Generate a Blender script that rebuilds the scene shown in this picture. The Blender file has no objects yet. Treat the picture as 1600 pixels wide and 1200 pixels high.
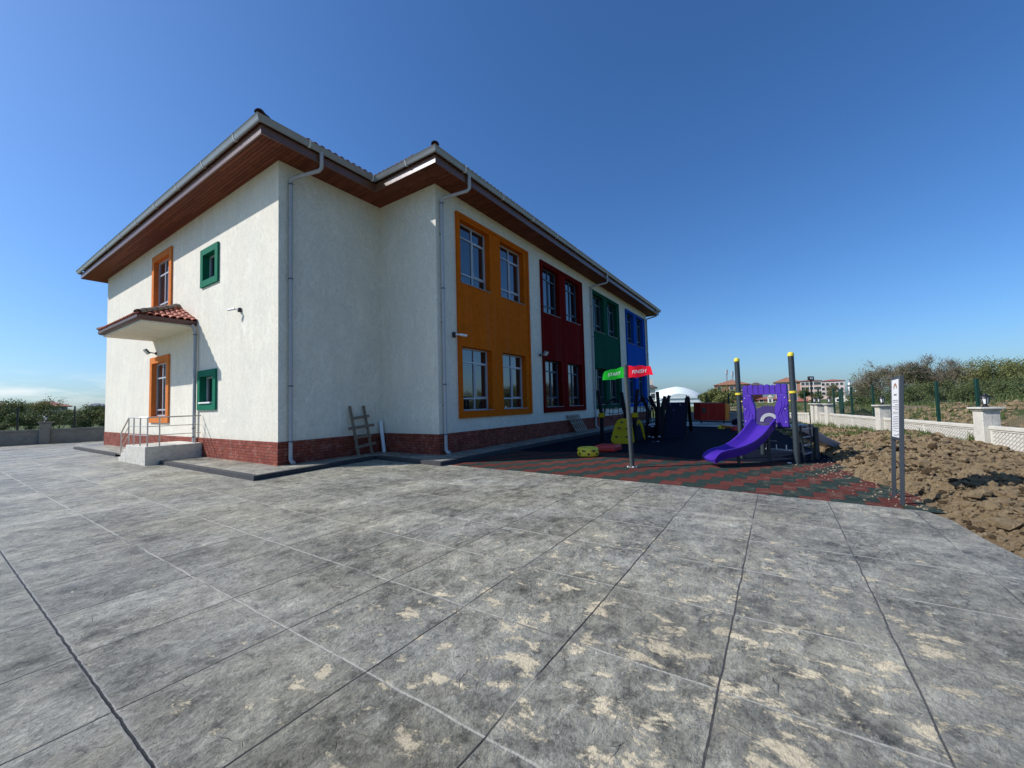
import bpy, math, random
from math import sin, cos, pi, radians, hypot, sqrt
from mathutils import Vector as V, noise, Matrix

S = bpy.context.scene
COL = S.collection
R = random.Random(7)

# ------------------------------------------------------------------ helpers
class MB:
    """collects faces; build() links them as ONE mesh object"""
    def __init__(s): s.v = []; s.f = []
    def pts(s, *ps):
        i = len(s.v); s.v += [tuple(p) for p in ps]; return i
    def poly(s, *ps):
        i = s.pts(*ps); s.f.append(tuple(range(i, i + len(ps))))
    def box(s, x0, y0, z0, x1, y1, z1):
        s.obox(V(((x0+x1)/2, (y0+y1)/2, (z0+z1)/2)), V((abs(x1-x0)/2, 0, 0)), V((0, abs(y1-y0)/2, 0)), V((0, 0, abs(z1-z0)/2)))
        return s
    def obox(s, c, a, b, d):
        c = V(c); a = V(a); b = V(b); d = V(d)
        if a.cross(b).dot(d) < 0: a = -a
        i = s.pts(c-a-b-d, c+a-b-d, c+a+b-d, c-a+b-d, c-a-b+d, c+a-b+d, c+a+b+d, c-a+b+d)
        for q in ((0,3,2,1),(4,5,6,7),(0,1,5,4),(1,2,6,5),(2,3,7,6),(3,0,4,7)): s.f.append(tuple(i+k for k in q))
        return s
    def bar(s, p, q, w, h=None, up=(0,0,1)):
        p = V(p); q = V(q); d = q-p; u = V(up)
        if abs(d.normalized().dot(u)) > .98: u = V((1,0,0))
        a = d.cross(u).normalized(); b = a.cross(d).normalized(); h = h or w
        return s.obox((p+q)/2, d/2, a*w/2, b*h/2)
    def tube(s, ps, r, n=8, caps=True):
        ps = [V(p) for p in ps]; rs = r if isinstance(r, (list, tuple)) else [r]*len(ps)
        prev = None; rings = []
        for k, p in enumerate(ps):
            d = (ps[min(k+1, len(ps)-1)] - ps[max(k-1, 0)]).normalized()
            if prev is None: a = d.cross(V((0,0,1)) if abs(d.z) < .9 else V((1,0,0))).normalized()
            else: a = (prev - d*prev.dot(d)).normalized()
            prev = a; b = d.cross(a)
            rings.append(s.pts(*[p + (a*cos(2*pi*j/n) + b*sin(2*pi*j/n))*rs[k] for j in range(n)]))
        for k in range(len(ps)-1):
            A, B = rings[k], rings[k+1]
            for j in range(n): s.f.append((A+j, A+(j+1)%n, B+(j+1)%n, B+j))
        if caps:
            s.f.append(tuple(rings[0]+j for j in reversed(range(n)))); s.f.append(tuple(rings[-1]+j for j in range(n)))
        return s
    def lathe(s, c, prof, n=16):
        c = V(c); rings = [s.pts(*[c+V((r*cos(2*pi*j/n), r*sin(2*pi*j/n), z)) for j in range(n)]) for r, z in prof]
        for A, B in zip(rings, rings[1:]):
            for j in range(n): s.f.append((A+j, A+(j+1)%n, B+(j+1)%n, B+j))
        s.f.append(tuple(rings[0]+j for j in reversed(range(n)))); s.f.append(tuple(rings[-1]+j for j in range(n)))
        return s
    def prism(s, ps, ext):
        ps = [V(p) for p in ps]; ext = V(ext); n = len(ps)
        nrm = V((0,0,0))
        for k in range(n): nrm += ps[k].cross(ps[(k+1) % n])
        if nrm.dot(ext) < 0: ps.reverse()
        a = s.pts(*ps); b = s.pts(*[p+ext for p in ps])
        s.f.append(tuple(a+k for k in reversed(range(n)))); s.f.append(tuple(b+k for k in range(n)))
        for k in range(n): s.f.append((a+k, a+(k+1)%n, b+(k+1)%n, b+k))
        return s
    def sweep(s, rings, closed=False, caps=True):
        idx = [s.pts(*r) for r in rings]; n = len(rings[0])
        for A, B in zip(idx, idx[1:]):
            for j in range(n if closed else n-1): s.f.append((A+j, A+(j+1)%n, B+(j+1)%n, B+j))
        if caps and closed:
            s.f.append(tuple(idx[0]+j for j in reversed(range(n)))); s.f.append(tuple(idx[-1]+j for j in range(n)))
        return s
    def build(s, name, m, parent=None, bevel=0, smooth=True, ang=35):
        o0 = V(ORG.get(parent.name, (0,0,0))) if parent else V((0,0,0))
        me = bpy.data.meshes.new(name)
        me.from_pydata([tuple(V(p)-o0) for p in s.v], [], s.f); me.update()
        if smooth:
            me.polygons.foreach_set('use_smooth', [True]*len(me.polygons))
            try: me.set_sharp_from_angle(angle=radians(ang))
            except Exception: pass
        me.materials.append(m)
        o = bpy.data.objects.new(name, me); COL.objects.link(o)
        if parent: o.parent = parent; ORG[o.name] = tuple(o0)
        if bevel:
            b = o.modifiers.new('bevel', 'BEVEL'); b.width = bevel; b.segments = 2; b.limit_method = 'ANGLE'; b.harden_normals = False
        return o
ORG = {}
def tag(o, label=None, cat=None, group=None, kind=None):
    for k, v in (('label', label), ('category', cat), ('group', group), ('kind', kind)):
        if v: o[k] = v
    return o
def thing(name, label, cat, loc=(0,0,0), group=None):
    o = bpy.data.objects.new(name, None); COL.objects.link(o); o.location = loc; o.empty_display_size = .2
    ORG[o.name] = tuple(loc); return tag(o, label, cat, group)
def copy_tree(o, loc=None, label=None, rz=None, parent=None):
    c = o.copy(); COL.objects.link(c)
    if parent: c.parent = parent
    if loc is not None: c.location = loc
    if rz is not None: c.rotation_euler.z = rz
    if label: c['label'] = label
    for ch in list(o.children): copy_tree(ch, parent=c)
    return c

# ------------------------------------------------------------------ materials
class NT:
    def __init__(s, name):
        s.m = bpy.data.materials.new(name); s.m.use_nodes = True; s.t = s.m.node_tree
        s.b = s.t.nodes['Principled BSDF']; s.o = s.t.nodes['Material Output']; s._c = None
    def n(s, typ, **kw):
        x = s.t.nodes.new('ShaderNode'+typ)
        for k, v in kw.items():
            if k.startswith('i_'):
                x.inputs[k[2:].replace('_', ' ')].default_value = v
            else: setattr(x, k, v)
        return x
    def l(s, a, b): s.t.links.new(a, b)
    def co(s, scale=(1,1,1), rot=(0,0,0), loc=(0,0,0)):
        if s._c is None: s._c = s.n('TexCoord')
        m = s.n('Mapping'); m.inputs['Scale'].default_value = scale; m.inputs['Rotation'].default_value = rot; m.inputs['Location'].default_value = loc
        s.l(s._c.outputs['Object'], m.inputs['Vector']); return m.outputs['Vector']
    def noise(s, scale, detail=5, rough=.55, vec=None, dist=0, out='Fac'):
        x = s.n('TexNoise'); x.inputs['Scale'].default_value = scale; x.inputs['Detail'].default_value = detail
        x.inputs['Roughness'].default_value = rough; x.inputs['Distortion'].default_value = dist
        s.l(vec if vec is not None else s.co(), x.inputs['Vector']); return x.outputs[out]
    def ramp(s, f, stops, interp='LINEAR'):
        x = s.n('ValToRGB'); e = x.color_ramp.elements; x.color_ramp.interpolation = interp
        while len(e) < len(stops): e.new(.5)
        for k, (p, c) in zip(e, stops):
            k.position = p; k.color = (c, c, c, 1) if isinstance(c, (int, float)) else (*c, 1)
        s.l(f, x.inputs['Fac']); return x.outputs['Color']
    def mix(s, f, a, b, mode='MIX'):
        x = s.n('Mix', data_type='RGBA', blend_type=mode)
        for k, v in ((0, f), (6, a), (7, b)):
            if isinstance(v, (int, float)): x.inputs[k].default_value = v if k == 0 else (v, v, v, 1)
            elif isinstance(v, tuple): x.inputs[k].default_value = (*v, 1)
            else: s.l(v, x.inputs[k])
        return x.outputs[2]
    def math(s, op, a, b=None, c=None, clamp=False):
        x = s.n('Math', operation=op, use_clamp=clamp)
        for k, v in enumerate((a, b, c)):
            if v is None: continue
            if isinstance(v, (int, float)): x.inputs[k].default_value = v
            else: s.l(v, x.inputs[k])
        return x.outputs[0]
    def xyz(s, v=None):
        x = s.n('SeparateXYZ'); s.l(v if v is not None else s.co(), x.inputs[0]); return x.outputs
    def bump(s, h, strength=.5, dist=.02):
        x = s.n('Bump'); x.inputs['Strength'].default_value = strength; x.inputs['Distance'].default_value = dist
        s.l(h, x.inputs['Height']); s.l(x.outputs[0], s.b.inputs['Normal'])
    def set(s, **kw):
        for k, v in kw.items():
            k = k.replace('_', ' ')
            if isinstance(v, (int, float)): s.b.inputs[k].default_value = v
            elif isinstance(v, tuple): s.b.inputs[k].default_value = (*v, 1)
            else: s.l(v, s.b.inputs[k])
        return s.m
def paint(name, c, rough=.5, metal=0, var=.12, scale=3, bump=0, bscale=60, spec=.5):
    t = NT(name); n = t.noise(scale, 6, .65)
    k = t.ramp(n, [(.25, 1-var), (.75, 1+var)])
    t.set(Base_Color=t.mix(1., c, k, 'MULTIPLY'), Roughness=t.math('ADD', t.math('MULTIPLY', t.noise(scale*2.3, 4), .2), rough-.1), Metallic=metal, Specular_IOR_Level=spec)
    if bump: t.bump(t.noise(bscale, 4), bump, .006)
    return t.m
M = {}
# white trowelled stucco
def stucco():
    t = NT('white_stucco')
    st = t.noise(1., 5, .6, t.co((2.2, 2.2, .35)))
    bl = t.noise(.9, 6, .6)
    fine = t.noise(9, 6, .7, t.co((1.3, 1.3, .8)), 1.5)
    c = t.mix(t.ramp(st, [(.35, 0), (.7, 1)]), (.82, .775, .63), (.72, .675, .54))
    c = t.mix(t.math('MULTIPLY', t.ramp(bl, [(.42, 0), (.62, 1)]), .7), c, (.71, .675, .565))
    c = t.mix(t.math('MULTIPLY', t.ramp(fine, [(.38, 1), (.56, 0)]), .6), c, (.58, .545, .445))
    mark = t.ramp(t.noise(3.2, 7, .75, t.co((1, 1, .6)), 1.), [(.54, 0), (.66, 1)])
    c = t.mix(t.math('MULTIPLY', mark, .6), c, (.86, .83, .71))
    streak = t.ramp(t.noise(1., 3, .5, t.co((5, 5, .12))), [(.62, 0), (.8, 1)])
    c = t.mix(t.math('MULTIPLY', streak, .22), c, (.55, .53, .47))
    z = t.xyz()[2]
    splash = t.math('MULTIPLY', t.ramp(t.math('ADD', z, t.math('MULTIPLY', t.noise(6, 6, .7), .5)), [(.0, 1), (1., 1), (1.0, 0)]) if 0 else t.math('SUBTRACT', 1.35, t.math('ADD', z, t.math('MULTIPLY', t.noise(5, 7, .75), .75)), clamp=True), 1.1, clamp=True)
    c = t.mix(t.math('MULTIPLY', splash, .45), c, (.42, .36, .28))
    h = t.math('ADD', t.math('MULTIPLY', fine, .6), t.noise(55, 4, .7))
    t.bump(h, .55, .012)
    return t.set(Base_Color=c, Roughness=.85, Specular_IOR_Level=.3)
M['stucco'] = stucco()
def brick():
    t = NT('red_brick_plinth')
    x = t.xyz(); cv = t.n('CombineXYZ'); t.l(t.math('ADD', x[0], x[1]), cv.inputs[0]); t.l(x[2], cv.inputs[1])
    b = t.n('TexBrick'); t.l(cv.outputs[0], b.inputs['Vector'])
    for k, v in (('Scale', 1.), ('Mortar Size', .009), ('Brick Width', .24), ('Row Height', .082), ('Mortar Smooth', .3), ('Bias', 0.)): b.inputs[k].default_value = v
    b.inputs['Color1'].default_value = (.29, .072, .044, 1); b.inputs['Color2'].default_value = (.20, .046, .028, 1); b.inputs['Mortar'].default_value = (.085, .03, .022, 1)
    n = t.ramp(t.noise(2.5, 6, .7), [(.3, .75), (.7, 1.25)])
    c = t.mix(1., b.outputs['Color'], n, 'MULTIPLY')
    dust = t.math('MULTIPLY', t.ramp(t.noise(5, 6, .7), [(.52, 0), (.7, 1)]), .35)
    c = t.mix(dust, c, (.36, .27, .21))
    t.bump(t.math('ADD', t.math('MULTIPLY', b.outputs['Fac'], -1.), t.math('MULTIPLY', t.noise(40, 4), .3)), .8, .012)
    return t.set(Base_Color=c, Roughness=.85, Specular_IOR_Level=.2)
M['brick'] = brick()
def wood_soffit():
    t = NT('brown_plank_soffit')
    x = t.xyz()
    # planks run along the long eaves: use a brick pattern of long thin boards
    b = t.n('TexBrick'); cv = t.n('CombineXYZ'); t.l(x[1], cv.inputs[0]); t.l(x[0], cv.inputs[1]); t.l(cv.outputs[0], b.inputs['Vector'])
    for k, v in (('Scale', 1.), ('Mortar Size', .007), ('Brick Width', 2.4), ('Row Height', .095), ('Mortar Smooth', .2)): b.inputs[k].default_value = v
    b.inputs['Color1'].default_value = (.20, .060, .028, 1); b.inputs['Color2'].default_value = (.125, .034, .017, 1); b.inputs['Mortar'].default_value = (.04, .014, .01, 1)
    g = t.ramp(t.noise(6, 6, .65, t.co((6, .6, 3))), [(.3, .7), (.7, 1.25)])
    t.bump(t.math('MULTIPLY', b.outputs['Fac'], -1.), .8, .01)
    return t.set(Base_Color=t.mix(1., b.outputs['Color'], g, 'MULTIPLY'), Roughness=.6, Specular_IOR_Level=.12)
M['soffit'] = wood_soffit()
M['fascia'] = paint('varnished_fascia', (.15, .070, .040), .30, var=.2, scale=5)
M['gutter'] = paint('grey_gutter_metal', (.30, .31, .31), .38, .35, .08, 4)
M['pipe'] = paint('grey_downpipe', (.40, .40, .395), .45, 0, .1, 3)
M['collar'] = paint('dark_pipe_collar', (.08, .09, .10), .5)
M['tile'] = None
def rooftile():
    t = NT('terracotta_roof_tile')
    g = t.n('NewGeometry')
    rnd = g.outputs['Random Per Island']
    c = t.ramp(rnd, [(0, (.26, .062, .032)), (.5, (.38, .10, .05)), (1, (.46, .15, .085))])
    c = t.mix(t.math('MULTIPLY', t.ramp(t.noise(9, 6, .7), [(.5, 0), (.75, 1)]), .5), c, (.2, .09, .06))
    t.bump(t.noise(40, 4), .3, .01)
    return t.set(Base_Color=c, Roughness=.75)
M['tile'] = rooftile()
M['hip'] = paint('weathered_hip_tile', (.17, .125, .10), .85, var=.35, scale=12, bump=.5)
M['ridge'] = paint('dark_hip_cap', (.045, .03, .028), .7, var=.3, scale=12)
M['brown'] = paint('brown_gutter', (.10, .045, .04), .4, var=.15)
def render_coat(name, c):
    t = NT(name)
    k = t.ramp(t.noise(.8, 6, .65), [(.3, .9), (.7, 1.1)]); col = t.mix(1., c, k, 'MULTIPLY')
    tr = t.ramp(t.noise(7, 7, .72, t.co((1, 1, .7)), .5), [(.35, .86), (.65, 1.12)]); col = t.mix(1., col, tr, 'MULTIPLY')
    st = t.ramp(t.noise(1., 4, .6, t.co((5.5, 5.5, .16))), [(.52, 0), (.72, 1)])
    pale = tuple(min(1., v*.6+.10) for v in c)
    col = t.mix(t.math('MULTIPLY', st, .20), col, pale)
    t.bump(t.math('ADD', t.noise(60, 4, .7), t.math('MULTIPLY', t.noise(7, 6, .7), .8)), .5, .008)
    return t.set(Base_Color=col, Roughness=.9, Specular_IOR_Level=.06)
M['orange'] = render_coat('orange_render', (.54, .118, .006))
M['red'] = render_coat('dark_red_render', (.13, .004, .003))
M['green'] = render_coat('green_render', (.004, .075, .045))
M['blue'] = render_coat('blue_render', (.003, .085, .42))
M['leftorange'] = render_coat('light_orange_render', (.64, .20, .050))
M['frame'] = paint('grey_aluminium_frame', (.44, .47, .50), .4, .1, .06)
M['framedark'] = paint('reflection_toned_frame', (.06, .095, .13), .4, .1, .06)  # same frames as the orange panel's, dark blue reflection put into the colour
def glass():
    t = NT('dark_window_glass')
    t.bump(t.noise(.9, 2), .05, .05)
    return t.set(Base_Color=(.008, .014, .018), Roughness=.015, IOR=2.1, Specular_IOR_Level=.5)
M['glass'] = glass()
M['sill'] = paint('grey_stone_sill', (.3, .29, .28), .6)
M['white_concrete'] = None
def oldconcrete(name, a, b, d, sc=2):
    t = NT(name)
    c = t.mix(t.ramp(t.noise(sc, 7, .7), [(.35, 0), (.65, 1)]), a, b)
    c = t.mix(t.math('MULTIPLY', t.ramp(t.noise(sc*4, 7, .75, None, 1.), [(.52, 0), (.66, 1)]), .8), c, d)
    t.bump(t.noise(30, 6, .7), .6, .012)
    return t.set(Base_Color=c, Roughness=.88)
M['white_concrete'] = oldconcrete('painted_concrete_steps', (.62, .59, .50), (.50, .475, .40), (.26, .245, .21), 2.5)
M['basalt'] = oldconcrete('dark_kerb_stone', (.045, .045, .047), (.03, .03, .032), (.09, .088, .085), 4)
M['steel'] = paint('brushed_steel_rail', (.55, .50, .45), .35, .8, .1)
M['black'] = paint('black_metal', (.012, .013, .014), .45)
M['slate'] = paint('dark_grey_post', (.030, .042, .048), .4, var=.1)
M['signgrey'] = paint('anthracite_sign_frame', (.042, .050, .058), .45, var=.1)
M['white'] = paint('white_plastic', (.78, .78, .76), .4, var=.03)
M['yellow'] = paint('yellow_plastic', (.72, .58, .04), .4, var=.08)
M['yellowdark'] = paint('worn_yellow_plastic', (.50, .36, .02), .45, var=.12)
M['yellowshade'] = paint('shade_toned_yellow', (.42, .30, .008), .6, var=.15, spec=.15)  # yellow plastic with the climbing frame's shade put into its colour
M['purple'] = paint('purple_plastic', (.058, .020, .30), .42, var=.16, scale=4, spec=.3)
M['purpledark'] = paint('shade_toned_purple', (.035, .018, .13), .4, var=.1)  # darker copy of the purple: shade on the back panel painted in
M['greyplastic'] = paint('grey_plastic', (.34, .36, .40), .4)
M['navy'] = paint('navy_plastic', (.006, .007, .020), .6, var=.15, spec=.15)
M['darkpost'] = paint('black_blue_post', (.007, .008, .014), .6, spec=.15)  # post grey darkened in colour to a shaded silhouette
M['rope'] = paint('dark_rope', (.025, .028, .035), .8)
M['redboard'] = paint('red_board', (.30, .018, .010), .6, var=.12, spec=.15)
M['redplastic'] = paint('red_plastic', (.50, .03, .025), .4)
M['orangeplastic'] = paint('orange_plastic', (.70, .22, .02), .4)
M['lampglass'] = paint('frosted_lamp_glass', (.72, .72, .70), .3)
M['flagred'] = paint('red_flag_plate', (.86, .008, .03), .5, var=.05, spec=.2)
M['flaggreen'] = paint('green_flag_plate', (.010, .42, .02), .5, var=.08, spec=.2)
M['oldwood'] = paint('weathered_timber', (.20, .155, .11), .85, var=.35, scale=14, bump=.5)
M['palletwood'] = paint('pallet_timber', (.30, .24, .18), .85, var=.3, scale=10)
M['fencegreen'] = paint('dark_green_fence', (.006, .040, .027), .45)
M['bark'] = paint('grey_bark', (.13, .105, .08), .9, var=.3, scale=8)
M['twig'] = paint('brown_twig', (.17, .14, .105), .9, var=.3, scale=4)
M['fabric'] = paint('white_membrane', (.70, .75, .72), .6, var=.05, scale=.3)
M['paleband'] = paint('pale_membrane_band', (.80, .82, .80), .6, var=.04)
M['text'] = paint('grey_print', (.16, .16, .18), .6)
M['emblem'] = paint('brown_print', (.35, .17, .10), .6)
M['stonewhite'] = oldconcrete('pale_wall_concrete', (.60, .58, .50), (.52, .50, .43), (.42, .40, .34), 3)
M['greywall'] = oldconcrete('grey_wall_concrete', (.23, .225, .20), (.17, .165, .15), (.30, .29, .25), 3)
def lattice():
    t = NT('cast_basket_panel')
    x = t.xyz(); cv = t.n('CombineXYZ')
    u = t.math('ADD', x[0], 0.)
    t.l(u, cv.inputs[0]); t.l(x[2], cv.inputs[1])
    mp = t.n('Mapping'); mp.inputs['Rotation'].default_value = (0, 0, radians(40)); t.l(cv.outputs[0], mp.inputs['Vector'])
    b = t.n('TexBrick'); t.l(mp.outputs[0], b.inputs['Vector'])
    for k, v in (('Scale', 1.), ('Mortar Size', .012), ('Brick Width', .15), ('Row Height', .075), ('Mortar Smooth', .6)): b.inputs[k].default_value = v
    b.inputs['Color1'].default_value = (.62, .60, .52, 1); b.inputs['Color2'].default_value = (.56, .54, .47, 1); b.inputs['Mortar'].default_value = (.40, .385, .33, 1)
    c = t.mix(t.math('MULTIPLY', t.ramp(t.noise(3, 6, .7), [(.5, 0), (.7, 1)]), .35), b.outputs['Color'], (.36, .33, .27))
    t.bump(t.math('MULTIPLY', b.outputs['Fac'], -1.), 1., .03)
    return t.set(Base_Color=c, Roughness=.85)
M['lattice'] = lattice()
def leafmat(name, cols, transl=.25):
    t = NT(name); g = t.n('NewGeometry')
    c = t.ramp(g.outputs['Random Per Island'], [(k/(len(cols)-1), c) for k, c in enumerate(cols)])
    t.set(Base_Color=c, Roughness=.6, Specular_IOR_Level=.25)
    tr = t.n('BsdfTranslucent'); t.l(c, tr.inputs['Color'])
    mx = t.n('MixShader'); mx.inputs[0].default_value = transl
    t.l(t.b.outputs[0], mx.inputs[1]); t.l(tr.outputs[0], mx.inputs[2]); t.l(mx.outputs[0], t.o.inputs['Surface'])
    return t.m
M['leaf'] = leafmat('spring_leaves', [(.075, .105, .03), (.135, .16, .045), (.19, .205, .065), (.24, .235, .09)])
M['leafdark'] = leafmat('dark_leaves', [(.05, .08, .028), (.09, .12, .038), (.13, .155, .05), (.175, .175, .065)])
M['leafpale'] = leafmat('pale_buds', [(.12, .13, .06), (.16, .16, .07), (.20, .19, .09), (.13, .10, .06)])
M['grass'] = leafmat('grass_blades', [(.05, .10, .02), (.09, .15, .03), (.14, .18, .05), (.22, .20, .08)], .3)

# --- stamped concrete courtyard (pattern lives in world metres)
JX, JY, PX, PY = .66, .35, .92, .905
def stamped(name, joints=True):
    t = NT(name)
    w = t.noise(2.2, 3, .5, None, 0, 'Color')
    x = t.xyz()
    # every slab was stamped separately: shift the pattern from slab to slab
    sx = t.math('FLOOR', t.math('ADD', t.math('DIVIDE', t.math('SUBTRACT', x[0], JX), PX), 0.)); sy = t.math('FLOOR', t.math('DIVIDE', t.math('SUBTRACT', x[1], JY), PY))
    sw = t.n('TexWhiteNoise', noise_dimensions='2D'); sc_ = t.n('CombineXYZ'); t.l(sx, sc_.inputs[0]); t.l(sy, sc_.inputs[1]); t.l(sc_.outputs[0], sw.inputs['Vector'])
    sv_ = t.n('VectorMath', operation='MULTIPLY_ADD'); sv_.inputs[1].default_value = (17, 17, 17) if joints else (0, 0, 0); t.l(sw.outputs['Color'], sv_.inputs[0]); t.l(t.co(), sv_.inputs[2])
    def cs(scale=(1, 1, 1), rot=0., loc=(0, 0, 0)):
        m = t.n('Mapping'); m.inputs['Scale'].default_value = scale; m.inputs['Rotation'].default_value = (0, 0, radians(rot)); m.inputs['Location'].default_value = loc
        t.l(sv_.outputs[0], m.inputs['Vector']); return m.outputs['Vector']
    A = t.noise(.9, 9, .72, t.co((1, 1, 1)))
    A2 = t.noise(5.2, 10, .74, cs((.9, 1.1, 1), 30), .2)
    A3 = t.noise(30, 6, .8)
    v = t.math('ADD', t.math('MULTIPLY', A, .38), t.math('ADD', t.math('MULTIPLY', A2, .40), t.math('MULTIPLY', A3, .22)))
    c = t.ramp(v, [(.385, (.050, .047, .037)), (.44, (.150, .144, .115)), (.49, (.275, .266, .217)), (.535, (.375, .360, .292)), (.60, (.58, .555, .445))])
    tint = t.ramp(t.noise(.55, 5, .6, t.co((1, 1, 1), loc=(3, 1, 0))), [(.35, (.97, .98, .99)), (.65, (1.06, 1.02, .91))])
    c = t.mix(1., c, tint, 'MULTIPLY')
    # soft tan staining, pale scuffs and dark crevices
    ridge = t.noise(7.5, 9, .72, cs((.8, 1.2, 1), 30), .2)
    tan = t.ramp(t.noise(1.9, 9, .72, t.co(loc=(1, 8, 0)), .2), [(.52, 0), (.68, 1)])
    c = t.mix(t.math('MULTIPLY', tan, .45), c, (.36, .315, .225))
    nick = t.ramp(ridge, [(.57, 0), (.615, 1)])
    c = t.mix(t.math('MULTIPLY', nick, .5), c, (.56, .535, .43))
    chip = t.ramp(t.noise(13, 6, .75, None, .3), [(.645, 0), (.675, 1)])
    c = t.mix(t.math('MULTIPLY', chip, .7), c, (.66, .62, .50))
    dk = t.ramp(t.noise(8.5, 9, .74, cs((1, .8, 1), -25), .2), [(.37, 1), (.43, 0)])
    c = t.mix(t.math('MULTIPLY', dk, .55), c, (.055, .053, .047))
    vor = t.n('TexVoronoi', feature='DISTANCE_TO_EDGE'); vor.inputs['Scale'].default_value = 1.7
    wv = t.n('VectorMath', operation='MULTIPLY_ADD'); wv.inputs[1].default_value = (.5, .5, 0); t.l(w, wv.inputs[0]); t.l(t.co(), wv.inputs[2]); t.l(wv.outputs[0], vor.inputs['Vector'])
    crack = t.math('MULTIPLY', t.ramp(vor.outputs['Distance'], [(.001, 1), (.006, 0)]), t.ramp(t.noise(3.1, 5), [(.53, 0), (.62, 1)]))
    c = t.mix(t.math('MULTIPLY', crack, .5), c, (.035, .035, .037))
    # beige flakes where the colour coat has come off, thickest in the worn south-west part of the yard
    fl = t.noise(4.6, 10, .70, t.co((1.25, .8, 1), (0, 0, radians(6))), .2)
    d2 = t.math('ADD', t.math('POWER', t.math('MULTIPLY', t.math('SUBTRACT', x[0], 2.3), .26), 2.), t.math('POWER', t.math('MULTIPLY', t.math('SUBTRACT', x[1], .5), .30), 2.))
    near = t.ramp(d2, [(.0, 1.), (1., .0)])
    reg = t.math('MULTIPLY', t.ramp(t.noise(.9, 4, .5, t.co(loc=(7, 2, 0))), [(.3, 0), (.65, 1)]), .035)
    thr = t.math('SUBTRACT', t.math('SUBTRACT', .660, t.math('MULTIPLY', near, .108)), reg)
    fm = t.math('MULTIPLY', t.math('SUBTRACT', fl, thr), 26., clamp=True)
    fm = t.math('MULTIPLY', fm, t.ramp(t.noise(38, 6, .75), [(.38, 0), (.52, 1)]), None)
    fm = t.math('MAXIMUM', fm, t.math('MULTIPLY', t.math('SUBTRACT', fl, t.math('ADD', thr, .028)), 40., clamp=True))
    c = t.mix(t.math('MULTIPLY', fm, .9), c, t.mix(t.noise(9, 6, .7), (.90, .77, .51), (.66, .55, .36)))
    h = t.math('ADD', t.math('MULTIPLY', A2, 1.0), t.math('ADD', t.math('MULTIPLY', ridge, .8), t.math('MULTIPLY', A3, .45)))
    # split-slate terraces of the stamp mat
    sl = t.noise(3.1, 8, .66, cs((.9, 1.15, 1), 30, (5, 3, 0)), .3)
    sv = t.math('MULTIPLY', sl, 13.); fr_ = t.math('FRACT', sv)
    terr = t.math('ADD', t.math('FLOOR', sv), t.ramp(fr_, [(.0, 0), (.10, 1)]))
    h = t.math('ADD', h, t.math('MULTIPLY', terr, .15))
    edge = t.math('MULTIPLY', t.ramp(fr_, [(.0, 1), (.035, .6), (.09, 0)]), t.ramp(t.noise(4, 4), [(.42, 0), (.6, 1)]))
    c = t.mix(t.math('MULTIPLY', edge, .6), c, (.040, .038, .033))
    edge2 = t.math('MULTIPLY', t.ramp(fr_, [(.09, 0), (.14, 1), (.22, 0)]), t.ramp(t.noise(5, 4, .5, t.co(loc=(4, 4, 0))), [(.5, 0), (.62, 1)]))
    c = t.mix(t.math('MULTIPLY', edge2, .5), c, (.46, .44, .37))
    h = t.math('SUBTRACT', h, t.math('MULTIPLY', crack, .25)); h = t.math('SUBTRACT', h, t.math('MULTIPLY', fm, .12))
    if joints:
        wob = t.math('MULTIPLY', t.math('SUBTRACT', t.noise(3, 3), .5), .03)
        def line(coord, off, per, wd):
            u = t.math('DIVIDE', t.math('SUBTRACT', t.math('ADD', coord, wob), off), per)
            d = t.math('MULTIPLY', t.math('ABSOLUTE', t.math('SUBTRACT', t.math('FRACT', t.math('ADD', u, .5)), .5)), per)
            return t.math('SUBTRACT', 1., t.math('MULTIPLY', t.math('SUBTRACT', d, wd), 1./wd*1.2), clamp=True), d, t.math('FLOOR', u)
        lx, dx, ix = line(x[0], JX, PX, .0050)
        ly, dy, iy = line(x[1], JY, PY, .0040)
        # tone of each slab
        wn = t.n('TexWhiteNoise', noise_dimensions='2D'); cv = t.n('CombineXYZ'); t.l(ix, cv.inputs[0]); t.l(iy, cv.inputs[1]); t.l(cv.outputs[0], wn.inputs['Vector'])
        c = t.mix(1., c, t.ramp(wn.outputs['Value'], [(0, .84), (1, 1.14)]), 'MULTIPLY')
        halo = t.math('MULTIPLY', t.ramp(dx, [(.0, 1), (.03, 0)]), .22)
        c = t.mix(halo, c, (.36, .34, .29))
        palex = t.ramp(t.noise(1.1, 3), [(.36, .35), (.46, 1)])
        c = t.mix(lx, c, t.mix(palex, (.06, .058, .055), (.54, .51, .41)))
        paley = t.ramp(t.noise(.7, 3, .5, t.co(loc=(2, 9, 0))), [(.58, 0), (.68, 1)])
        c = t.mix(ly, c, t.mix(paley, t.mix(t.ramp(x[1], [(0, 0), (1, 1)]), (.12, .112, .095), (.035, .033, .030)), (.50, .46, .37)))
        # one wide open joint
        dw = t.math('ABSOLUTE', t.math('SUBTRACT', t.math('ADD', x[0], t.math('MULTIPLY', t.math('SUBTRACT', t.noise(9, 4), .5), .02)), JX))
        rim = t.ramp(dw, [(.009, 1), (.017, 0)]); core = t.ramp(dw, [(.004, 1), (.008, 0)])
        c = t.mix(t.math('MULTIPLY', rim, .8), c, (.40, .38, .33)); c = t.mix(core, c, (.022, .022, .022))
        h = t.math('SUBTRACT', h, t.math('ADD', t.math('MULTIPLY', t.math('MAXIMUM', lx, ly), .10), t.math('MULTIPLY', core, .5)))
    t.bump(h, 1., .036)
    rg = t.math('ADD', t.math('MULTIPLY', A2, .25), t.math('ADD', .33, t.math('MULTIPLY', fm, .3)))
    return t.set(Base_Color=c, Roughness=rg, Specular_IOR_Level=.32)
M['stamped'] = stamped('stamped_grey_concrete')
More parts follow.
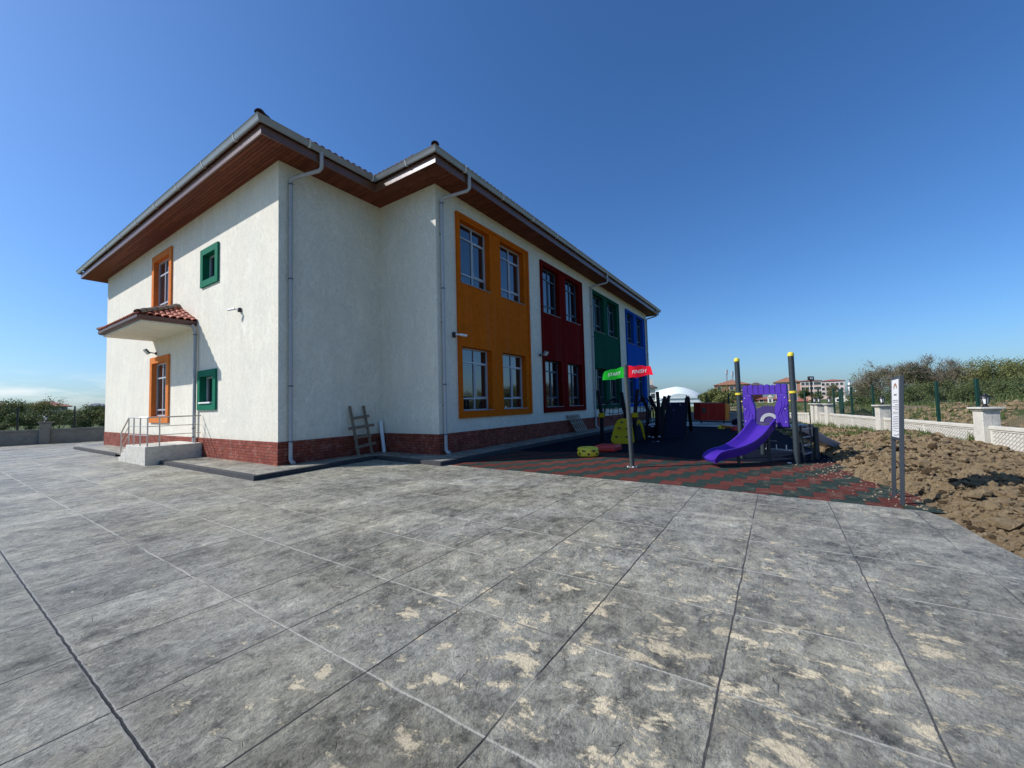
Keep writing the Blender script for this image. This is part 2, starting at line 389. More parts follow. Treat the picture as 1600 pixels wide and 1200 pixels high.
M['walk'] = stamped('stamped_grey_walkway', False)
def rubber():
    t = NT('red_green_rubber_tiles')
    x = t.xyz(t.co((1,1,1), (0,0,radians(0))))
    TX, TY = .40, .40
    row = t.math('FLOOR', t.math('DIVIDE', x[0], TX))
    sh = t.math('MULTIPLY', row, .5)
    u = t.math('ADD', t.math('DIVIDE', x[1], TY), sh)
    iu = t.math('FLOOR', u)
    # interlocking blocks: diagonal bands of red and green, two rows each
    k = t.math('FLOORED_MODULO', t.math('ADD', iu, 0.), 2.)
    isred = t.math('LESS_THAN', k, .5)
    wn = t.n('TexWhiteNoise', noise_dimensions='2D'); cv = t.n('CombineXYZ'); t.l(row, cv.inputs[0]); t.l(iu, cv.inputs[1]); t.l(cv.outputs[0], wn.inputs['Vector'])
    red = t.mix(wn.outputs['Value'], (.092, .029, .023), (.122, .038, .030)); grn = t.mix(wn.outputs['Value'], (.021, .037, .031), (.029, .047, .040))
    c = t.mix(isred, grn, red)
    fu = t.math('FRACT', u); fv = t.math('FRACT', t.math('DIVIDE', x[0], TX))
    e = t.math('MINIMUM', t.math('MINIMUM', fu, t.math('SUBTRACT', 1., fu)), t.math('MINIMUM', fv, t.math('SUBTRACT', 1., fv)))
    j = t.ramp(e, [(.008, 1), (.02, 0)])
    c = t.mix(t.math('MULTIPLY', j, .6), c, (.02, .02, .02))
    c = t.mix(1., c, t.ramp(t.noise(150, 3, .7), [(.3, .7), (.7, 1.3)]), 'MULTIPLY')
    # dusty soil trodden in near the dirt edge, near-black navy tone deeper in the playground
    dust = t.math('MULTIPLY', t.ramp(t.noise(5, 7, .7), [(.5, 0), (.66, 1)]), t.ramp(x[1], [(.0, .55), (1., .12)]))
    c = t.mix(dust, c, (.19, .15, .11))
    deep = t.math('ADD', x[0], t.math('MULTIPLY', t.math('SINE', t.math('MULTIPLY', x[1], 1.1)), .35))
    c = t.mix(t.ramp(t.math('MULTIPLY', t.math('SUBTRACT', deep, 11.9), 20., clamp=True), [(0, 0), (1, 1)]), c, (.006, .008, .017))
    t.bump(t.math('SUBTRACT', t.noise(120, 3), t.math('MULTIPLY', j, 1.)), .5, .008)
    return t.set(Base_Color=c, Roughness=.9, Specular_IOR_Level=.06)
M['rubber'] = rubber()
def soil(name, a, b, d, sc=4, green=None):
    t = NT(name)
    c = t.mix(t.ramp(t.noise(sc, 9, .75), [(.35, 0), (.65, 1)]), a, b)
    c = t.mix(t.ramp(t.noise(sc*5, 7, .75, None, .6), [(.56, 0), (.68, 1)]), c, d)
    if green:
        c = t.mix(t.ramp(t.noise(.45, 7, .7), [(.44, 0), (.56, 1)]), c, green)
    t.bump(t.noise(sc*7, 8, .8), 1., .08)
    return t.set(Base_Color=c, Roughness=.95, Specular_IOR_Level=.15)
M['soil'] = soil('dug_brown_soil', (.24, .165, .086), (.38, .285, .160), (.58, .47, .31))
M['clod'] = soil('soil_clods', (.28, .197, .105), (.43, .325, .19), (.62, .51, .34), 6)
M['rough'] = soil('rough_ground', (.17, .125, .07), (.24, .19, .12), (.36, .31, .23), 1.2, (.065, .085, .028))
M['field'] = soil('green_field', (.065, .095, .025), (.095, .12, .035), (.12, .11, .05), .15)
M['damp'] = soil('damp_soil', (.085, .055, .03), (.13, .088, .048), (.2, .145, .085), 6)
M['crumb'] = paint('dry_soil_crumbs', (.25, .20, .13), .95, var=.35, scale=20)
M['rubble'] = paint('pale_gravel', (.48, .44, .36), .9, var=.3, scale=20)

# ------------------------------------------------------------------ camera
F = 625.87; CAMP = V((0, 0, 1.6))
cr, cu, cf = V((.552771, -.832914, -.026444)), V((-.02644, -.049246, .998437)), V((.832914, .551207, .049244))
cam_d = bpy.data.cameras.new('camera'); cam = bpy.data.objects.new('camera', cam_d); COL.objects.link(cam); S.camera = cam
cam_d.sensor_width = 36; cam_d.lens = 36*F/1600; cam_d.clip_start = .05; cam_d.clip_end = 5000
mw = Matrix((( cr.x, cu.x, -cf.x, 0), (cr.y, cu.y, -cf.y, 0), (cr.z, cu.z, -cf.z, 1.6), (0,0,0,1)))
cam.matrix_world = mw
def at(px, py, D):          # survey helper: the point seen at a photo pixel, at D metres of depth
    return CAMP + (cr*(px-800)/F - cu*(py-600)/F + cf)*D

# ------------------------------------------------------------------ world and sun
SK, SM = 1.26, 1.32         # light travels (1, -SK, -SM)
el = math.atan(SM/hypot(1, SK))
W = bpy.data.worlds.new('World'); S.world = W; W.use_nodes = True
wt = W.node_tree; bg = wt.nodes['Background']; bg.inputs['Strength'].default_value = .080
sk = wt.nodes.new('ShaderNodeTexSky'); sk.sky_type = 'NISHITA'; sk.sun_disc = False
sk.sun_elevation = el; sk.sun_rotation = math.atan2(-1, SK)   # rotation measured from +Y towards +X
sk.altitude = 50; sk.air_density = 1.; sk.dust_density = 1.2; sk.ozone_density = 3.
gain = wt.nodes.new('ShaderNodeMix'); gain.data_type = 'RGBA'; gain.blend_type = 'MULTIPLY'; gain.inputs[0].default_value = 1; gain.inputs[7].default_value = (1.02, 1.36, 1.80, 1)
hs = wt.nodes.new('ShaderNodeHueSaturation'); hs.inputs['Saturation'].default_value = 1.07
wt.links.new(sk.outputs[0], gain.inputs[6]); wt.links.new(gain.outputs[2], hs.inputs['Color'])
# a few low clouds near the horizon, by direction
def wn(typ, **kw):
    x = wt.nodes.new('ShaderNode'+typ)
    for k, v in kw.items(): setattr(x, k, v)
    return x
def wm(op, a, b=None, clamp=False):
    x = wn('Math', operation=op, use_clamp=clamp)
    for k, v in enumerate((a, b)):
        if v is None: continue
        if isinstance(v, (int, float)): x.inputs[k].default_value = v
        else: wt.links.new(v, x.inputs[k])
    return x.outputs[0]
tc = wn('TexCoord'); sp = wn('SeparateXYZ'); wt.links.new(tc.outputs['Generated'], sp.inputs[0])
mp = wn('Mapping'); mp.inputs['Scale'].default_value = (9, 9, 42); wt.links.new(tc.outputs['Generated'], mp.inputs['Vector'])
nz = wn('TexNoise'); nz.inputs['Scale'].default_value = 1.; nz.inputs['Detail'].default_value = 7; nz.inputs['Roughness'].default_value = .6; wt.links.new(mp.outputs[0], nz.inputs['Vector'])
band = wm('SUBTRACT', 1., wm('MULTIPLY', wm('ABSOLUTE', wm('SUBTRACT', sp.outputs[2], .042)), 28.), True)
side = wm('MULTIPLY', wm('SUBTRACT', sp.outputs[1], .93), 12., True)
cl = wm('MULTIPLY', wm('MULTIPLY', wm('MULTIPLY', wm('SUBTRACT', nz.outputs[0], .47), 5., True), band), side)
cm = wn('Mix', data_type='RGBA'); cm.inputs[7].default_value = (12.2, 12.6, 12.9, 1); wt.links.new(wm('MULTIPLY', cl, .8), cm.inputs[0]); wt.links.new(hs.outputs[0], cm.inputs[6])
wt.links.new(cm.outputs[2], bg.inputs['Color'])
sun_d = bpy.data.lights.new('sun', 'SUN'); sun_d.energy = 5.0; sun_d.angle = radians(.5); sun_d.color = (1, .96, .945)
sun = bpy.data.objects.new('sun', sun_d); COL.objects.link(sun)
sun.rotation_euler = V((1, -SK, -SM)).to_track_quat('-Z', 'Y').to_euler()

# ------------------------------------------------------------------ setting: ground
def sheet(name, pts, z, m, ext=None):
    mb = MB(); mb.poly(*[(x, y, z) for x, y in pts]); o = mb.build(name, m, smooth=False); o['kind'] = 'structure'; return o
mb = MB(); mb.poly((-1500,-1500,-.16), (1500,-1500,-.16), (1500,1500,-.16), (-1500,1500,-.16))
tag(mb.build('ground', M['field'], smooth=False), kind='structure')
sheet('courtyard', [(-22,-14), (3,-8), (4.6,-2.15), (5.6,-1.93), (6.4,-1.80), (7.25,-1.74), (7.66,-1.60), (7.95,1.6), (8.10,7.4), (8.3,12), (8.3,34.4), (-22,39)], 0, M['stamped'])
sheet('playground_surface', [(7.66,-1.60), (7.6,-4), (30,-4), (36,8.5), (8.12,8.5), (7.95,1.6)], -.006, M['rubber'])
sheet('concrete_strip', [(24.6,1.2), (28.6,1.2), (32.4,8.4), (27.0,8.4)], .004, M['white_concrete'])

# dug soil between the playground and the right-hand wall
WP, WD = V((16.1, -4.66, 0)), V((.97190, .23540, 0)); WN = V((-.2354, .9719, 0))     # wall line, and its inner normal
EDGE = [(2,-9), (3.2,-7), (4.4,-2.4), (5.86,-1.90), (7.5,-1.72), (8.6,-1.66), (9.4,-1.5), (9.95,-1.2), (10.7,-1.05), (12.1,-1.1), (12.9,-1.0), (14.7,-.75), (19,-.3), (24,0.3), (29.5,.6)]
def edge_y(x):
    for (x0,y0),(x1,y1) in zip(EDGE, EDGE[1:]):
        if x0 <= x <= x1: return y0+(y1-y0)*(x-x0)/(x1-x0)
    return EDGE[-1][1] if x > EDGE[-1][0] else EDGE[0][1]
def fbm(x, y, s, o=4):
    a = 0; k = 1; t = 0
    for i in range(o):
        a += k*noise.noise(V((x*s, y*s, 3.7+i*9))); t += k; k *= .55; s *= 2.1
    return a/t
def soil_h(x, y):
    d = edge_y(x) - y + .25*fbm(x, y, 1.6, 3)
    if d < -.02: return -.1
    wl = (V((x,y,0))-WP).dot(WN)
    rise = min(1, d/.55); rise = rise*rise*(3-2*rise)
    h = .10 + .10*min(1, d/2.5) + .28*math.exp(-((x-15.2)/2.6)**2-((y+3.0)/.9)**2) + .12*math.exp(-((x-11)/1.6)**2-((y+2.6)/.8)**2)
    h += .10*fbm(x, y, .9, 3)
    lump = abs(fbm(x, y, 2.6, 3)); h += .085*lump
    c = noise.cell(V((x*4+noise.noise(V((x*3,y*3,1)))*1.5, y*4+noise.noise(V((x*3,y*3,5)))*1.5, 0)))
    h += .035*(c-.4) + .09*fbm(x, y, 8, 3) + .05*fbm(x, y, 19, 2)
    if x > 16.4 or x < 14: h = h*min(1, max(.0, (wl-.10)/.9)) + .02
    for hx, hy, hr, hd in ((7.35,-2.55,.14,.28), (6.6,-3.0,.20,.32), (9.1,-2.0,.14,.16), (11.0,-2.2,.2,.22)):
        h -= hd*math.exp(-((x-hx)**2+(y-hy)**2)/hr**2)
    if x > 16: h -= .1*min(1, (x-16)/6)
    if x < 16: h -= .13*max(0, 1-wl/1.2)*min(1, (16-x)/1.)
    return max(h, .02)*rise - .03*(1-rise)
def heightfield(name, x0, x1, y0f, y1f, nx, ny, hf, m, skip=None):
    mb = MB(); g = {}
    for i in range(nx+1):
        x = x0*(x1/x0)**(i/nx)
        a, b = y0f(x), y1f(x)
        for j in range(ny+1):
            y = a+(b-a)*j/ny; g[i,j] = len(mb.v); mb.v.append((x, y, hf(x, y)))
    for i in range(nx):
        for j in range(ny):
            q = (g[i,j], g[i+1,j], g[i+1,j+1], g[i,j+1])
            if all(mb.v[k][2] < -.05 for k in q): continue
            mb.f.append(q)
    o = mb.build(name, m, ang=60); o['kind'] = 'structure'; return o
wall_y = lambda x: WP.y + (x-WP.x)*WD.y/WD.x
heightfield('dug_soil', 3.0, 29.3, lambda x: wall_y(x)-.05, lambda x: edge_y(x)+.3, 300, 120, soil_h, M['soil'])
def clods(name, n, reg, size, m, hf, seed):
    r = random.Random(seed); mb = MB()
    ico = [(0,0,1),(.894,0,.447),(.276,.851,.447),(-.724,.526,.447),(-.724,-.526,.447),(.276,-.851,.447),(.724,.526,-.447),(-.276,.851,-.447),(-.894,0,-.447),(-.276,-.851,-.447),(.724,-.526,-.447),(0,0,-1)]
    fc = [(0,1,2),(0,2,3),(0,3,4),(0,4,5),(0,5,1),(1,6,2),(2,7,3),(3,8,4),(4,9,5),(5,10,1),(6,7,2),(7,8,3),(8,9,4),(9,10,5),(10,6,1),(7,6,11),(8,7,11),(9,8,11),(10,9,11),(6,10,11)]
    for _ in range(n):
        p = reg(r)
        if p is None: continue
        x, y = p; s = size(r); sx, sy, sz = s*r.uniform(.7,1.3), s*r.uniform(.7,1.3), s*r.uniform(.5,.95); a = r.uniform(0,6.3)
        z = hf(x, y)+sz*.25; i = len(mb.v)
        for q in ico:
            k = 1+r.uniform(-.28,.28); u, w = q[0]*sx*k, q[1]*sy*k
            mb.v.append((x+u*cos(a)-w*sin(a), y+u*sin(a)+w*cos(a), z+q[2]*sz*k))
        mb.f += [tuple(i+k for k in t) for t in fc]
    o = mb.build(name, m, ang=25); o['kind'] = 'stuff'; return o
def soil_pt(r):
    x = 4.2*(24/4.2)**r.random(); a, b = wall_y(x)+.1, edge_y(x)-.05
    return None if b <= a else (x, a+(b-a)*r.random()**.8)
tag(clods('soil_clods', 19000, soil_pt, lambda r: min(.16, .009+.015*r.expovariate(1.)), M['clod'], soil_h, 3), 'crumbly brown clods covering the dug soil beside the pale wall', 'soil clods')
tag(clods('damp_clods', 2600, soil_pt, lambda r: min(.12, .012+.020*r.expovariate(1.)), M['damp'], soil_h, 17), 'darker damp clods turned up among the dug soil', 'soil clods')
tag(clods('loose_gravel', 220, lambda r: (lambda x: (x, edge_y(x)+abs(r.gauss(0,.38))-.05))(r.uniform(7.75, 13)), lambda r: r.uniform(.006,.019), M['crumb'], lambda x, y: -.004, 5), 'pale crumbs of soil scattered over the rubber tiles', 'gravel')
tag(clods('pale_stones', 300, soil_pt, lambda r: r.uniform(.008,.026), M['crumb'], soil_h, 9), 'pale stones lying in the dug brown soil', 'stones')

# grass tufts along the wall and on the shaded bank
def tufts(name, n, reg, hf, hgt, seed, label):
    r = random.Random(seed); mb = MB()
    for _ in range(n):
        p = reg(r)
        if p is None: continue
        x, y = p; z = hf(x, y)-.02
        for _ in range(r.randint(5,10)):
            a = r.uniform(0,6.3); h = hgt*r.uniform(.4,1.1); l = h*r.uniform(.1,.8); w = .006+.004*r.random()
            bx, by = x+r.gauss(0,.04), y+r.gauss(0,.04)
            px, py = -sin(a)*w, cos(a)*w; m1 = (bx+cos(a)*l*.35, by+sin(a)*l*.35, z+h*.65)
            i = mb.pts((bx-px,by-py,z), (bx+px,by+py,z), (m1[0]+px*.8,m1[1]+py*.8,m1[2]), (m1[0]-px*.8,m1[1]-py*.8,m1[2]), (bx+cos(a)*l,by+sin(a)*l,z+h))
            mb.f += [(i,i+1,i+2,i+3), (i+3,i+2,i+4)]
    o = mb.build(name, M['grass'], smooth=False); return tag(o, label, 'grass', kind='stuff')
def bank_pt(r):
    x = r.uniform(14, 29); lo = wall_y(x)+.1; hi = edge_y(x)-.15
    y = lo+(hi-lo)*r.random()
    k = fbm(x, y, .8, 2)
    return (x, y) if y > lo+.55+.3*k and k > (-.02 if x > 18 else .22) else None
tufts('bank_grass', 3600, bank_pt, soil_h, .15, 11, 'rough green grass on the shaded bank behind the purple slide')
tufts('wall_foot_grass', 130, lambda r: (lambda x: (x, wall_y(x)+.08+abs(r.gauss(0,.14))))(r.choice((r.gauss(16.9,.35), r.gauss(21.5,1.2), r.gauss(24.5,1.5)))), soil_h, .30, 12, 'grass tufts growing against the foot of the pale wall')

# rough ground beyond the wall and behind the left wall
def out_h(x, y):
    d = -((V((x,y,0))-WP).dot(WN))
    k = min(1, max(0, d-.2)/3.4); k = k*k*(3-2*k)
    h = .03 + 1.0*k + .40*k*fbm(x, y, .22, 3) + .34*k*abs(fbm(x, y, .7, 3)) + .10*k*abs(fbm(x, y, 2.2, 2)) + .05*fbm(x, y, 3, 3)
    if x > 24: h -= min(.75, (x-24)*.035)*k
    return h
heightfield('rough_ground', 6, 75, lambda x: wall_y(x)-.25-38, lambda x: wall_y(x)-.25, 150, 130, out_h, M['rough'])
def out_pt(r):
    x = 8*(60/8)**r.random(); y = wall_y(x)-.4-22*r.random()**1.5
    return (x, y) if fbm(x, y, .35, 3) > -.02 else None
tufts('rough_grass', 7500, out_pt, out_h, .34, 14, 'rough grass on the uneven ground beyond the pale wall')
tag(clods('rubble_heap', 2600, lambda r: (lambda a: (a, wall_y(a)-1.5-abs(r.gauss(0,3.0))))(r.uniform(8.5, 27)), lambda r: r.uniform(.02,.11), M['clod'], out_h, 21), 'broken soil and rubble heaped beyond the wall', 'rubble')

# ------------------------------------------------------------------ school building
AX, AY, BX, BY, EX, EY = 5.54, 11.27, 8.95, 8.62, 33.0, 28.4
ZP, ZT = .73, 8.55
sch = thing('school_building', 'white two-storey school with coloured window panels and brown plank eaves', 'building', (18, 18, 0))
def holed(mb, O, U, N, w, z0, z1, holes, off=0., depth=.3, edges=0.):
    """vertical wall face with window openings: O,U,N in plan, holes (u0,u1,z0,z1); reveals go inwards by depth; edges = outer returns"""
    O = V((*O,0)); U = V((*U,0)); N = V((*N,0)); P = lambda u, z, d=0.: O+U*u+N*(off-d)+V((0,0,z))
    us = sorted({0, w, *[h[0] for h in holes], *[h[1] for h in holes]}); zs = sorted({z0, z1, *[h[2] for h in holes], *[h[3] for h in holes]})
    flip = U.cross(V((0,0,1))).dot(N) < 0
    def q(a, b, c, d): mb.poly(*((d,c,b,a) if flip else (a,b,c,d)))
    for a, b in zip(us, us[1:]):
        for c, d in zip(zs, zs[1:]):
            if any(h[0]-1e-6 <= a and b <= h[1]+1e-6 and h[2]-1e-6 <= c and d <= h[3]+1e-6 for h in holes): continue
            q(P(a,c), P(b,c), P(b,d), P(a,d))
    for a, b, c, d in holes:
        e = depth
        q(P(a,c), P(a,d), P(a,d,e), P(a,c,e)); q(P(b,c), P(b,c,e), P(b,d,e), P(b,d))
        q(P(a,d), P(b,d), P(b,d,e), P(a,d,e)); q(P(a,c), P(a,c,e), P(b,c,e), P(b,c))
    if edges:
        e = edges
        q(P(0,z0), P(0,z0,e), P(0,z1,e), P(0,z1)); q(P(w,z0), P(w,z1), P(w,z1,e), P(w,z0,e))
        q(P(0,z1), P(0,z1,e), P(w,z1,e), P(w,z1)); q(P(0,z0), P(w,z0), P(w,z0,e), P(0,z0,e))
# openings
PAN = [(9.86, 4.56, 'orange'), (15.50, 4.54, 'red'), (21.45, 4.60, 'green'), (27.55, 4.66, 'blue')]
WO = [(.19, 1.82), (2.51, 4.19)]; WZ = [(1.40, 3.54), (5.66, 7.84)]
front_h = [(px-BX+a, px-BX+b, c, d) for px, w, _ in PAN for a, b in WO for c, d in WZ]
# left face windows: (outer Y0,Y1,z0,z1, border, colour)
LW = [(19.26, 21.46, 5.55, 8.06, .25, 'orange'), (15.06, 16.46, 5.87, 7.18, .21, 'green'), (19.38, 21.52, 1.22, 3.86, .25, 'orange'), (15.14, 16.60, 1.66, 3.0, .21, 'green')]
left_h = [(EY-(y1-b), EY-(y0+b), z0+b, z1-b) for y0, y1, z0, z1, b, _ in LW]
mb = MB()
holed(mb, (AX, EY), (0,-1), (-1,0), EY-AY, ZP-.02, ZT, [(a-.003, b+.003, c-.003, d+.003) for a, b, c, d in left_h])
holed(mb, (AX, AY), (1,0), (0,-1), BX-AX, ZP-.02, ZT, [])
holed(mb, (BX, AY), (0,-1), (-1,0), AY-BY, ZP-.02, ZT, [])
holed(mb, (BX, BY), (1,0), (0,-1), EX-BX, ZP-.02, ZT, [(a-.003, b+.003, c-.003, d+.003) for a, b, c, d in front_h])
holed(mb, (EX, BY), (0,1), (1,0), EY-BY, ZP-.02, ZT, [])
holed(mb, (EX, EY), (-1,0), (0,1), EX-AX, ZP-.02, ZT, [])
mb.build('wall', M['stucco'], sch, smooth=False)
WALL = [(AX, EY), (AX, AY), (BX, AY), (BX, BY), (EX, BY), (EX, EY)]
def offp(d):
    out = []; n = len(WALL)
    for k in range(n):
        p0, p, p1 = V((*WALL[k-1],0)), V((*WALL[k],0)), V((*WALL[(k+1) % n],0))
        a = (p-p0).normalized(); b = (p1-p).normalized(); na = V((a.y,-a.x,0)); nb = V((b.y,-b.x,0))
        # offset lines intersection for right angles
        out.append(p + na*d + nb*d if abs(a.dot(b)) < .5 else p+na*d)
    return out
def eave_sweep(mb, prof, closed=True):
    rings = [[p+V((0,0,z)) for p in offp(d)] for d, z in prof]
    idx = [mb.pts(*r) for r in rings]; n = len(WALL); m = len(prof)
    for i in range(m if closed else m-1):
        A, B = idx[i], idx[(i+1) % m]
        for k in range(n): mb.f.append((A+k, A+(k+1)%n, B+(k+1)%n, B+k))
    return mb
# outward normal check: the wall polygon runs counter-clockwise seen from above, offsets positive outwards
eave_sweep(MB(), [(.02, -.15), (.02, ZP), (-.05, ZP), (-.05, -.15)]).build('plinth', M['brick'], sch, smooth=False)
eave_sweep(MB(), [(-.05, ZT), (.80, ZT), (.80, ZT+.03), (-.05, ZT+.03)]).build('soffit', M['soffit'], sch, smooth=False)
fas = eave_sweep(MB(), [(.802, ZT-.03), (.838, ZT-.03), (.838, ZT+.20), (.802, ZT+.20)]).build('fascia', M['fascia'], sch, smooth=False)
g = MB()
gp = [(.86, ZT+.33), (.872, ZT+.23), (.895, ZT+.205), (.935, ZT+.205), (.965, ZT+.25), (.985, ZT+.345), (1.0, ZT+.36), (.985, ZT+.375), (.965, ZT+.36), (.94, ZT+.27), (.91, ZT+.235), (.885, ZT+.25), (.875, ZT+.34)]
eave_sweep(g, gp)
gut = g.build('gutter', M['gutter'], sch, ang=50)
def along_eaves(step, d):
    P = offp(d)
    for k in range(len(P)-1):
        a, b = P[k], P[k+1]; L = (b-a).length; t = (b-a)/L; n = int(L/step)
        for i in range(n+1): yield a+t*min(L, i*step+.6*(i < n)*0+.35), t, V((t.y, -t.x, 0))
M['clip'] = paint('pale_gutter_clip', (.60, .61, .60), .4)
for p, t, nn in along_eaves(2.05, 0.):
    pr = [(.852, ZT+.372), (.862, ZT+.215), (.89, ZT+.196), (.94, ZT+.196), (.974, ZT+.245), (.995, ZT+.34), (1.012, ZT+.36), (.99, ZT+.377)]
    br = MB(); br.sweep([[p+nn*d+V((0,0,z))+t*s for d, z in pr] for s in (-.022, .022)], closed=True)
    br.build('gutter_clip', M['clip'], gut)
# hipped roofs
def hip(mb, x0, x1, y0, y1, z, s):
    h = min(x1-x0, y1-y0)/2
    a, b, c, d = (x0,y0,z), (x1,y0,z), (x1,y1,z), (x0,y1,z)
    e, f = ((x0+h, (y0+y1)/2, z+h*s), (x1-h, (y0+y1)/2, z+h*s)) if x1-x0 > y1-y0 else (((x0+x1)/2, y0+h, z+h*s), ((x0+x1)/2, y1-h, z+h*s))
    if x1-x0 > y1-y0:
        mb.poly(a,b,f,e); mb.poly(b,c,f); mb.poly(c,d,e,f); mb.poly(d,a,e)
    else:
        mb.poly(a,b,e); mb.poly(b,c,f,e); mb.poly(c,d,f); mb.poly(d,a,e,f)
    mb.poly(a,d,c,b)
    return e, f
OV, RZ, SL = .90, ZT+.398, .40
rf = MB()
hip(rf, AX-OV, AX-OV+19, AY-OV, EY+OV-.02, RZ, SL)
hip(rf, BX-OV, EX+OV, BY-OV, EY+OV, RZ, SL)
def rooffield():
    t = NT('tiled_roof_field')
    x = t.xyz(); wv = t.math('SINE', t.math('MULTIPLY', t.math('ADD', x[0], x[1]), 2*pi/.2))
    t.bump(wv, .8, .05)
    return t.set(Base_Color=t.mix(t.noise(6, 5), (.26, .07, .04), (.36, .11, .06)), Roughness=.8)
roof = rf.build('roof', rooffield(), sch, smooth=False)
def barrel(mb, p, d, up, w, L, r0=1., n=5):
    """one curved roof tile: starts at p, runs along d for L"""
    d = V(d).normalized(); s = d.cross(V(up)).normalized(); u = s.cross(d)
    pr = [(cos(pi*k/(n-1))*w/2, sin(pi*k/(n-1))*w*.42) for k in range(n)]
    th = .014
    rings = []
    for k, q in ((0, 1.), (1, .86)):
        o = V(p)+d*L*k
        rings.append([o+s*a*q+u*b*q for a, b in pr]+[o+s*a*q*.86+u*(b*q-th) for a, b in reversed(pr)])
    mb.sweep(rings, closed=True)
et = {}
for p, t, nn in along_eaves(.2, 0.):
    key = (round(nn.x), round(nn.y), round(p.dot(nn), 1));     st = p+nn*(OV-.005)+V((0,0,RZ-.012)); d = -nn+V((0,0,SL)); barrel(et.setdefault(key, MB()), st, d, V((0,0,1)), .19, .42)
for k in et: et[k].build('eave_tile', M['tile'], roof)
for (x, y) in ((AX-OV, AY-OV), (BX-OV, BY-OV)):
    hc = MB(); d = V((1,1,SL)).normalized()
    for k in range(14): barrel(hc, V((x-.02,y-.02,RZ+.02))+d*.36*k+V((0,0,.012*(k % 2))), d, V((0,0,1)), .23, .42, n=7)
    hc.build('hip_cap', M['ridge'], roof)

# coloured panels and their windows
names = {'orange': 'orange rendered panel', 'red': 'dark red rendered panel', 'green': 'dark green rendered panel', 'blue': 'blue rendered panel'}
def window(par, O, U, N, w, z0, z1, off, mull=.53, tz=(.20, .79), sash=True, thick=.05, label=None, frame=None):
    """aluminium frame with mullion, transoms and one sheet of panes; off = distance of the frame's front behind the wall line"""
    O = V((*O,0)); U = V((*U,0)); N = V((*N,0)); f = MB(); e = .03
    def b(u0, u1, a0, a1, d0=0., d1=.06):
        c = O+U*(u0+u1)/2-N*(off+(d0+d1)/2)+V((0,0,(a0+a1)/2)); f.obox(c, U*(u1-u0)/2, N*(d1-d0)/2, V((0,0,(a1-a0)/2)))
    t = thick
    b(0, t, z0, z1); b(w-t, w, z0, z1); b(t, w-t, z0, z0+t); b(t, w-t, z1-t, z1)
    H = z1-z0; cuts = []
    if mull: b(w*mull-t/2, w*mull+t/2, z0+t, z1-t, .002)
    segs = [(t, w*mull-t/2), (w*mull+t/2, w-t)] if mull else [(t, w-t)]
    for k in tz:
        for u0, u1 in segs: b(u0, u1, z0+H*k-t/2, z0+H*k+t/2, .004)
    if sash and mull and len(tz) > 1:   # opening light on the far side
        u0, u1 = segs[1]; a0, a1 = z0+H*tz[0]+t/2, z0+H*tz[1]-t/2; s = .035
        b(u0, u0+s, a0, a1, -.012, .05); b(u1-s, u1, a0, a1, -.012, .05); b(u0+s, u1-s, a0, a0+s, -.012, .05); b(u0+s, u1-s, a1-s, a1, -.012, .05)
    o = f.build('window', frame or M['frame'], par, bevel=.004)
    if label: o['label'] = label
    g = MB(); c = O+U*w/2-N*(off+.045)+V((0,0,(z0+z1)/2)); g.obox(c, U*(w/2-t*.6), N*.006, V((0,0,(z1-z0)/2-t*.6)))
    g.build('pane', M['glass'], o, smooth=False)
    return o
for px, w, colr in PAN:
    mb = MB(); hs = [(a, b, c, d) for a, b in WO for c, d in WZ]
    holed(mb, (px, BY), (1,0), (0,-1), w, 1.17, 8.03, hs, off=.05, depth=.29, edges=.06)
    for x0, x1, z0, z1 in ((0, .13, 1.17, 8.03), (w-.13, w, 1.17, 8.03), (.13, w-.13, 1.17, 1.28), (.13, w-.13, 7.92, 8.03)):
        mb.box(px+x0-.002*(x0 == 0), BY-.085, z0, px+x1+.002*(x1 == w), BY-.045, z1)
    pn = mb.build('facade_panel', M[colr], sch, smooth=False); pn['label'] = names[colr]+' framing four windows'
    for a, b in WO:
        for c, d in WZ:
            wd = window(sch, (px+a, BY), (1,0), (0,-1), b-a, c, d, .17, tz=(.195, .775), frame=None if colr == 'orange' else M['framedark'])
            MB().obox(V((px+(a+b)/2, BY-.0, c+.012)), V(((b-a)/2-.004,0,0)), V((0,.085,0)), V((0,0,.011))).build('sill', M['sill'], wd)
# left face surrounds
for y0, y1, z0, z1, bd, colr in LW:
    mb = MB(); w = y1-y0
    holed(mb, (AX, y1), (0,-1), (-1,0), w, z0, z1, [(bd, w-bd, z0+bd, z1-bd)], off=.06, depth=.28, edges=.065)
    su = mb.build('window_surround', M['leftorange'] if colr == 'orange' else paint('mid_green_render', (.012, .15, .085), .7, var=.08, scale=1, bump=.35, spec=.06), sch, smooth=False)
    su['label'] = 'protruding '+colr+' surround of a '+('tall' if colr == 'orange' else 'small')+' window'
    if colr == 'orange': window(sch, (AX, y1-bd), (0,-1), (-1,0), w-2*bd, z0+bd, z1-bd, .10, mull=.45, tz=(.12, .72), sash=False, thick=.06)
    else:
        wd = window(sch, (AX, y1-bd), (0,-1), (-1,0), w-2*bd, z0+bd, z1-bd, .14, mull=0, tz=(), thick=.05)
        gr = MB()
        if z0 < 3:
            MB().obox(V((AX-.01, (y0+y1)/2+.05, z0+bd+.03)), V((.09,0,0)), V((0,w/2-bd-.05,0)), V((0,0,.025))).build('sill', M['white'], wd, bevel=.006)
